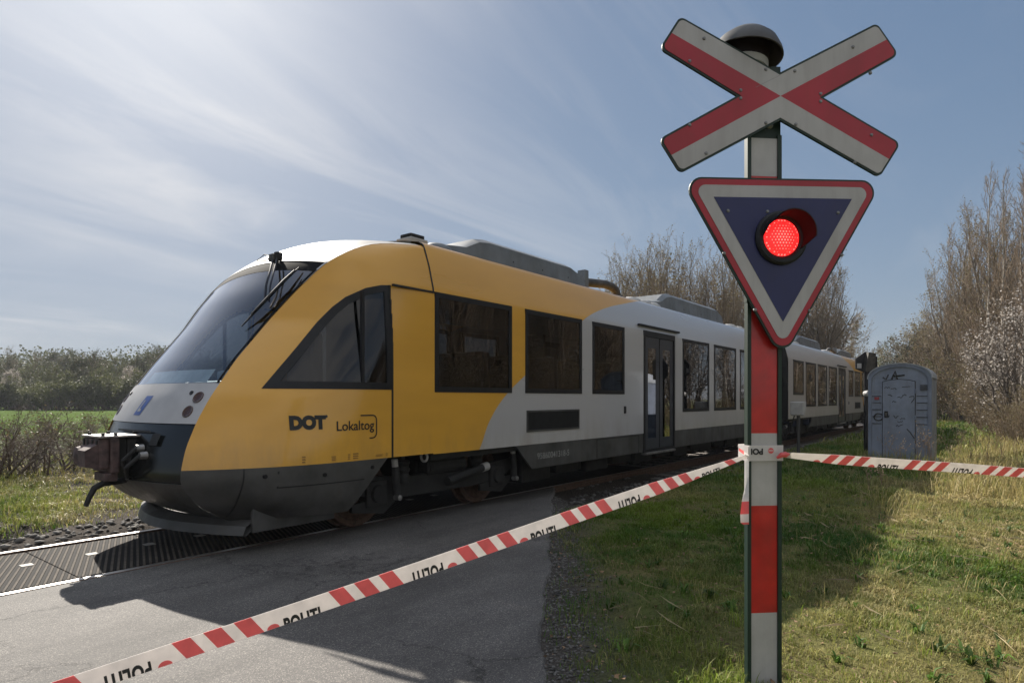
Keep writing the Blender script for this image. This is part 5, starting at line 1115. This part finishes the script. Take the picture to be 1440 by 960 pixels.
# right hand side
big = [(1351, 40, 325, 1), (1366, 35, 280, 0), (1392, 30, 240, 1), (1414, 27, 244, 0), (1432, 24, 192, 1), (1380, 44, 300, 1)]
nm = ['slim bare tree, the one nearest the grey cabin in the tall row at right', 'slim pale-barked bare tree, second from the cabin in the tall row at right', 'slim bare tree in the middle of the tall row at right', 'slim pale-barked tree just left of the tallest one at the right edge', 'tallest slim bare tree at the right edge of the view', 'slim bare tree at the back of the tall row at right']
for k, (px, Zd, ty, q) in enumerate(big):
    x, y = at(px, Zd); place(P_SLIM[q], x, y, top_h(ty, Zd), 9.8, nm[k], 'tree', 'tall slim trees at right')
for k, (px, Zd, ty) in enumerate([(1340, 44, 395), (1356, 38, 340), (1376, 33, 300), (1404, 31, 290), (1430, 29, 290)]):
    x, y = at(px, Zd); place(P_UP[(k + 1) % 4], x, y, top_h(ty, Zd), 9.7, f'many-stemmed bare tree {["behind the roof corner of the grey cabin", "right of the cabin, taller than its left neighbour", "among the slim trees right of the cabin", "half hidden behind the white blossom", "over the white blossom at right", "at the right edge above the blossom"][k]}', 'tree', 'many-stemmed trees at right')
for k, (px, Zd, ty, q) in enumerate([(1316, 74, 448, 0), (1326, 62, 440, 1), (1336, 52, 455, 0), (1352, 43, 470, 1), (1362, 36, 480, 0), (1378, 31, 500, 1), (1392, 26, 520, 0), (1408, 22, 540, 1), (1428, 19, 560, 0), (1448, 17, 540, 1), (1340, 60, 415, 1), (1366, 46, 420, 0), (1396, 36, 430, 1)]):
    x, y = at(px, Zd); place(P_BRAM[q], x, y, top_h(ty, Zd), 5, 'brown twiggy shrub in the thicket between the grey cabin and the white blossom', 'shrub', 'brown shrubs in the thicket at right')
for k, (px, Zd, ty) in enumerate([(1442, 20, 375), (1424, 25, 430)]):
    x, y = at(px, Zd); place(P_BLOS, x, y, top_h(ty, Zd), 5, ['large shrub full of white blossom at the right edge', 'smaller white blossoming shrub behind the large one', 'white blossoming shrub cut off by the right edge'][k], 'shrub', 'white blossoming shrubs')
for k, (px, Zd, ty) in enumerate([(1270, 70, 492), (1284, 62, 478), (1297, 66, 464)]):
    x, y = at(px, Zd); place(P_PINE, x, y, top_h(ty, Zd), 9.7, ['low dark green pine just above the cabin roof', 'dark green pine behind the right half of the cabin roof', 'tallest dark pine, beside the brown thicket'][k], 'pine tree', 'dark pines behind the cabin', sx=1.1)
x, y = at(1326, 38); place(P_FOOT[1], x, y, 3.6, 5, 'yellow green leafing shrub just right of the grey cabin', 'shrub', rz=1.0)
x, y = at(1250, 115); place(P_LEAF[1], x, y, top_h(474, 115), 10, 'pale olive tree far off above the left of the cabin roof', 'tree', sx=.7)
x, y = at(1196, 110); place(P_UP[1], x, y, top_h(470, 110), 9.7, 'small distant bare tree above the tail of the train', 'tree')
# trees beside the viewer, mirrored in the train windows
for k, (x, y, h) in enumerate([(11.5, -12, 9), (14, -12.5, 10), (16.5, -11.5, 10.5), (19, -12, 9), (21.5, -11, 10), (24, -10.5, 10), (26.5, -11.5, 10.5), (29, -11, 10), (32, -12, 10.5), (35, -11, 10), (22, -14.5, 12), (25.5, -15, 12), (29, -15, 12), (33, -15.5, 12), (37, -14, 12), (18, -15, 12), (28, -18.5, 13), (34, -19, 13), (40, -17, 13)]):
    place(P_UP[k % 4], x, y, h, 9.7, 'bare tree outside the right edge of the view, mirrored in the train windows', 'tree', 'bare trees mirrored in the windows')
for k, (x, y) in enumerate([(12, -11), (14.5, -10.6), (17.2, -10.2), (19.8, -9.8), (22, -9.8), (24.5, -9.6), (27, -9.8), (18.5, -13), (21, -13), (24, -12.6), (27.5, -13), (31, -12.6), (34.5, -13)]):
    place(P_BRAM[k % 2], x, y, 3.4 if k < 7 else 5.2, 5, 'brown shrub outside the right edge of the view, mirrored in the train windows', 'shrub', 'brown shrubs mirrored in the windows')
# left: thorn thicket, field edge, wood
for k, (px, Zd, h) in enumerate([(-22, 10.8, 1.35), (24, 11.6, 1.3), (62, 11.2, 1.0), (100, 12.2, 1.05), (136, 11.8, .95), (170, 12.8, 1.1), (2, 13.4, 1.3), (80, 14, 1.2), (200, 14.0, 1.2)]):
    x, y = at(px, Zd); place(P_THORN[k % 2], x, y, h, 1.6, 'bare dark thorn bush in the thicket left of the train coupler', 'shrub', 'thorn bushes left of the coupler', sx=1.3)
for k in range(46):
    px = -70 + k * 7.6 + random.uniform(-3, 3); Zd = random.choice([88, 98, 108, 120]) + random.uniform(-4, 4); ty = 502 + random.uniform(-8, 18) + 9 * math.sin(px * .045)
    if k % 5 == 1: ty -= random.uniform(6, 16)
    if k % 3 == 2: ty += 22; Zd = 80 + random.uniform(-4, 4)
    x, y = at(px, Zd); q = random.choice([0, 0, 1, 2]); place(P_LEAF[q], x, y, top_h(ty, Zd), 10, 'grey green tree in the far wood edge beyond the green field at left', 'tree', 'trees of the far wood edge at left', sx=1.05)
for k in range(44):
    px = -80 + k * 7.4 + random.uniform(-3, 3); Zd = random.uniform(72, 84); x, y = at(px, Zd); place(P_FOOT[k % 2], x, y, random.uniform(3.2, 5.2), 5, 'low leafy shrub along the foot of the far wood at left', 'shrub', 'shrubs along the foot of the far wood', sx=1.1)
for k, (px, Zd, ty) in enumerate([(14, 78, 520), (186, 82, 516)]):
    x, y = at(px, Zd); place(P_LEAF[3], x, y, top_h(ty, Zd), 10, ['whitish blossoming tree in the far wood at the left edge', 'pale blossoming tree in the far wood just left of the train nose'][k], 'tree', 'blossoming trees of the far wood', sx=.9)
for k, (px, Zd, ty) in enumerate([(18, 104, 488), (52, 112, 491), (132, 112, 500), (78, 110, 498)]):
    x, y = at(px, Zd); place(P_UP[k], x, y, top_h(ty, Zd), 9.7, f'bare tree rising over the far wood at left, {ORD[k if k < 2 else (3 if k == 2 else 2)]} of four', 'tree', 'bare trees over the far wood', sx=1.2)
# hedge mass closing the horizon
def far_mass(name, cs, lm):
    V, Q = [], []; o = 0
    for (x, y, rx, h, n) in cs:
        c = np.c_[rng.normal(0, rx, n), rng.normal(0, rx * .5, n), rng.random(n) ** .8 * h * (1 + .25 * np.sin(np.arange(n)))] + [x, y, 0]
        a = rng.normal(0, 1, (n, 3)); a /= np.linalg.norm(a, axis=1, keepdims=True); b = np.roll(a, 1, 1); s_ = rng.uniform(.12, .3, (n, 1))
        V.append(np.stack([c - a * s_, c - b * s_, c + a * s_, c + b * s_], 1).reshape(-1, 3)); Q.append(np.arange(n * 4).reshape(n, 4) + o); o += n * 4
    tag(linkmesh(name, npmesh(name, np.concatenate(V), np.concatenate(Q), mats=[M[lm]])), kind='stuff')
cs = []
for px in np.arange(-220, 420, 12): x, y = at(px, 135 + 12 * math.sin(px * .05)); cs.append((x, y, 4.5, 8.5 + 1.5 * math.sin(px * .031), 1500))
for px in np.arange(600, 1320, 16): x, y = at(px, 150); cs.append((x, y, 5, 6.5, 900))
far_mass('distant_wood', cs, 'leaf_grey')
# dry weed stalks
def weed(cx_, cy_, h, n, lab, grp):
    o = empty('dry_weed', (cx_, cy_, float(gz(cx_, cy_)))); mb = MB()
    for k in range(n):
        a = random.uniform(0, 6.28); l = random.uniform(.1, .35); hh = h * random.uniform(.6, 1); p = [(0, 0, 0), (math.cos(a) * l * .3 * hh, math.sin(a) * l * .3 * hh, hh * .55), (math.cos(a) * l * hh, math.sin(a) * l * hh, hh)]
        mb.tube(p, [.004, .003, .0015], M['straw'], 4)
        for j in range(5):
            t = .6 + .08 * j; b_ = random.uniform(0, 6.28); q = Vector(p[1]).lerp(Vector(p[2]), (t - .55) / .45); e_ = q + Vector((math.cos(b_) * .06, math.sin(b_) * .06, .05)) * (h + .3)
            mb.tube([q, e_], [.002, .001], M['straw'], 3); mb.lathe([(0, .012), (.009, 0), (0, -.012)], e_, (0, 0, 1), M['straw'], 5)
    mb.build('stalks', o); return tag(o, lab, 'weed', grp)
M['straw'] = simple('weed_straw', (.27, .19, .12), .85, var=.25, vscale=12)
for k, (px, Zd, h) in enumerate([(1246, 12.3, .95), (1266, 12.0, .6), (1292, 12.1, .75), (1312, 11.6, 1.0), (1304, 12.8, .8), (1342, 12, .7), (1222, 9.0, .5), (1240, 9.2, .42), (1364, 13, .9), (1388, 12.4, 1.0), (1410, 13.5, 1.1), (1432, 12.2, 1.1), (1350, 15, .9), (1372, 16, 1.1), (1400, 16, 1.2), (1425, 15.5, 1.2)]):
    x, y = at(px, Zd); weed(x, y, h, random.randint(4, 8), 'dry brown weed stalks in the tall grass ' + ('in front of the grey cabin' if px < 1330 and Zd > 10 else 'at the shadow edge between post and cabin' if px < 1330 else 'at the right, below the thicket'), 'dry weeds by the cabin' if px < 1330 and Zd > 10 else 'dry weeds at the shadow edge' if px < 1330 else 'dry weeds below the thicket')

# ------------------------------------------------------------------ HAZE
m = bpy.data.materials.new('haze_air'); m.use_nodes = True; nt = m.node_tree; nt.nodes.remove(nt.nodes['Principled BSDF'])
pv_ = N(nt, 'ShaderNodeVolumePrincipled'); pv_.inputs['Color'].default_value = (.80, .84, .90, 1); pv_.inputs['Density'].default_value = .0005; L(nt, pv_.outputs[0], nt.nodes['Material Output'].inputs['Volume']); M['haze'] = m
mb = MB(); mb.box((-950, -950, -1.3), (1550, 1550, 15), M['haze']); tag(mb.build('haze'), kind='stuff')

# ------------------------------------------------------------------ LIGHT, SKY, CAMERA
w = bpy.data.worlds.new('World'); sc.world = w; w.use_nodes = True; nt = w.node_tree; bg = nt.nodes['Background']
sky = N(nt, 'ShaderNodeTexSky'); sky.sky_type = 'NISHITA'; sky.sun_disc = False; el = math.asin(SUN.z); sky.sun_elevation = el; sky.sun_rotation = math.atan2(SUN.x, SUN.y); sky.altitude = 20; sky.air_density = 1.0; sky.dust_density = .7; sky.ozone_density = 1.6
tc = N(nt, 'ShaderNodeTexCoord'); nv = N(nt, 'ShaderNodeVectorMath'); nv.operation = 'NORMALIZE'; L(nt, tc.outputs['Generated'], nv.inputs[0]); dv = nv.outputs[0]
s = N(nt, 'ShaderNodeSeparateXYZ'); L(nt, dv, s.inputs[0])
def dot(v):
    d = N(nt, 'ShaderNodeVectorMath'); d.operation = 'DOT_PRODUCT'; L(nt, dv, d.inputs[0]); d.inputs[1].default_value = v; return d.outputs['Value']
zz = math_(nt, 'ADD', math_(nt, 'MAXIMUM', s.outputs[2], 0), .12); pv = N(nt, 'ShaderNodeCombineXYZ'); L(nt, math_(nt, 'DIVIDE', s.outputs[0], zz), pv.inputs[0]); L(nt, math_(nt, 'DIVIDE', s.outputs[1], zz), pv.inputs[1])
def mapn(scale, rot, loc=(0, 0, 0)):
    mp = N(nt, 'ShaderNodeMapping'); L(nt, pv.outputs[0], mp.inputs[0]); mp.inputs['Scale'].default_value = scale; mp.inputs['Rotation'].default_value = rot; mp.inputs['Location'].default_value = loc; return mp.outputs[0]
ci = noise(nt, .9, 9, .6, mapn((.5, 1.5, 1), (0, 0, R(20))), dist=1.3); ci2 = noise(nt, .45, 4, .5, mapn((1, 1, 1), (0, 0, 0), (3.1, 1.7, 0)))
cm = math_(nt, 'MULTIPLY', ramp(nt, ci, [(.44, 0), (.70, 1)]), ramp(nt, ci2, [(.40, .05), (.58, 1)]))
sund = math_(nt, 'MAXIMUM', dot(tuple(SUN)), 0); toward = ramp(nt, sund, [(.55, .25), (.95, 1)])
cm = math_(nt, 'MULTIPLY', cm, toward)
glow = math_(nt, 'POWER', sund, 22)
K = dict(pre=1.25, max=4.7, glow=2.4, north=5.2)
def vm(op, a, b=None, scale=None):
    n = N(nt, 'ShaderNodeVectorMath'); n.operation = op; L(nt, a, n.inputs[0])
    if b is not None:
        if hasattr(b, 'node'): L(nt, b, n.inputs[1])
        else: n.inputs[1].default_value = b
    if scale is not None: n.inputs['Scale'].default_value = scale
    return n.outputs[0]
raw = vm('SCALE', sky.outputs[0], scale=K['pre']); base = vm('DIVIDE', raw, vm('ADD', vm('SCALE', raw, scale=1 / K['max']), (1, 1, 1))); base = vm('MULTIPLY', base, (.84, .95, 1.13))
cc = mixc(nt, math_(nt, 'MULTIPLY', cm, .43), base, (6.2, 6.05, 5.9))
gl = N(nt, 'ShaderNodeVectorMath'); gl.operation = 'SCALE'; gl.inputs[0].default_value = (1, .96, .90); L(nt, math_(nt, 'MULTIPLY', glow, K['glow']), gl.inputs['Scale'])
c3 = mixc(nt, 1.0, cc, gl.outputs[0], 'ADD')
# unseen cumulus bank added behind the viewer to light the train's shaded side
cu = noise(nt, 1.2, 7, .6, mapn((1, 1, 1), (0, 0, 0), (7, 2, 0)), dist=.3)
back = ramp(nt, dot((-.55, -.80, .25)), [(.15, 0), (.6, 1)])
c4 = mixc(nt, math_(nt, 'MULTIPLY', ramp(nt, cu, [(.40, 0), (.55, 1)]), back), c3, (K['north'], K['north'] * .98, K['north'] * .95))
# bright veil added overhead, out of frame, to lift the ground shadows
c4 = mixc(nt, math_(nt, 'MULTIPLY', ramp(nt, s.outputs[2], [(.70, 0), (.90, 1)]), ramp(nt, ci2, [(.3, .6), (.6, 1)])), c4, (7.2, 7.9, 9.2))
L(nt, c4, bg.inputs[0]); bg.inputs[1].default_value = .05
sun = bpy.data.lights.new('sun', 'SUN'); sun.energy = 3.6; sun.angle = R(.53); sun.color = (1, .93, .83); so = bpy.data.objects.new('sun', sun); COL.objects.link(so)
so.rotation_euler = (-SUN).to_track_quat('-Z', 'Y').to_euler(); so.location = (0, 0, 30)
cam = bpy.data.cameras.new('camera'); cam.sensor_width = 36; cam.lens = 22.0; cam.shift_y = 80 / 1440; cam.clip_start = .05; cam.clip_end = 4000
co = bpy.data.objects.new('camera', cam); COL.objects.link(co); co.location = CAM; co.rotation_euler = (R(90), 0, math.atan2(-FW[0], FW[1])); sc.camera = co
vs_ = sc.view_settings; vs_.view_transform = 'Standard'; vs_.look = 'None'; vs_.exposure = 1.52; vs_.gamma = 1; vs_.use_curve_mapping = False
sc.cycles.max_bounces = 8; sc.cycles.transparent_max_bounces = 16; sc.cycles.use_denoising = True; sc.cycles.sample_clamp_indirect = 6
# untouched prototypes never stay at the origin
for pr in [P_SP, P_BLOS, P_PINE] + P_UP + P_SLIM + P_BRAM + P_THORN + P_LEAF + P_FOOT:
    if id(pr) not in _used:
        for ch in list(pr.children): bpy.data.objects.remove(ch)
        bpy.data.objects.remove(pr)
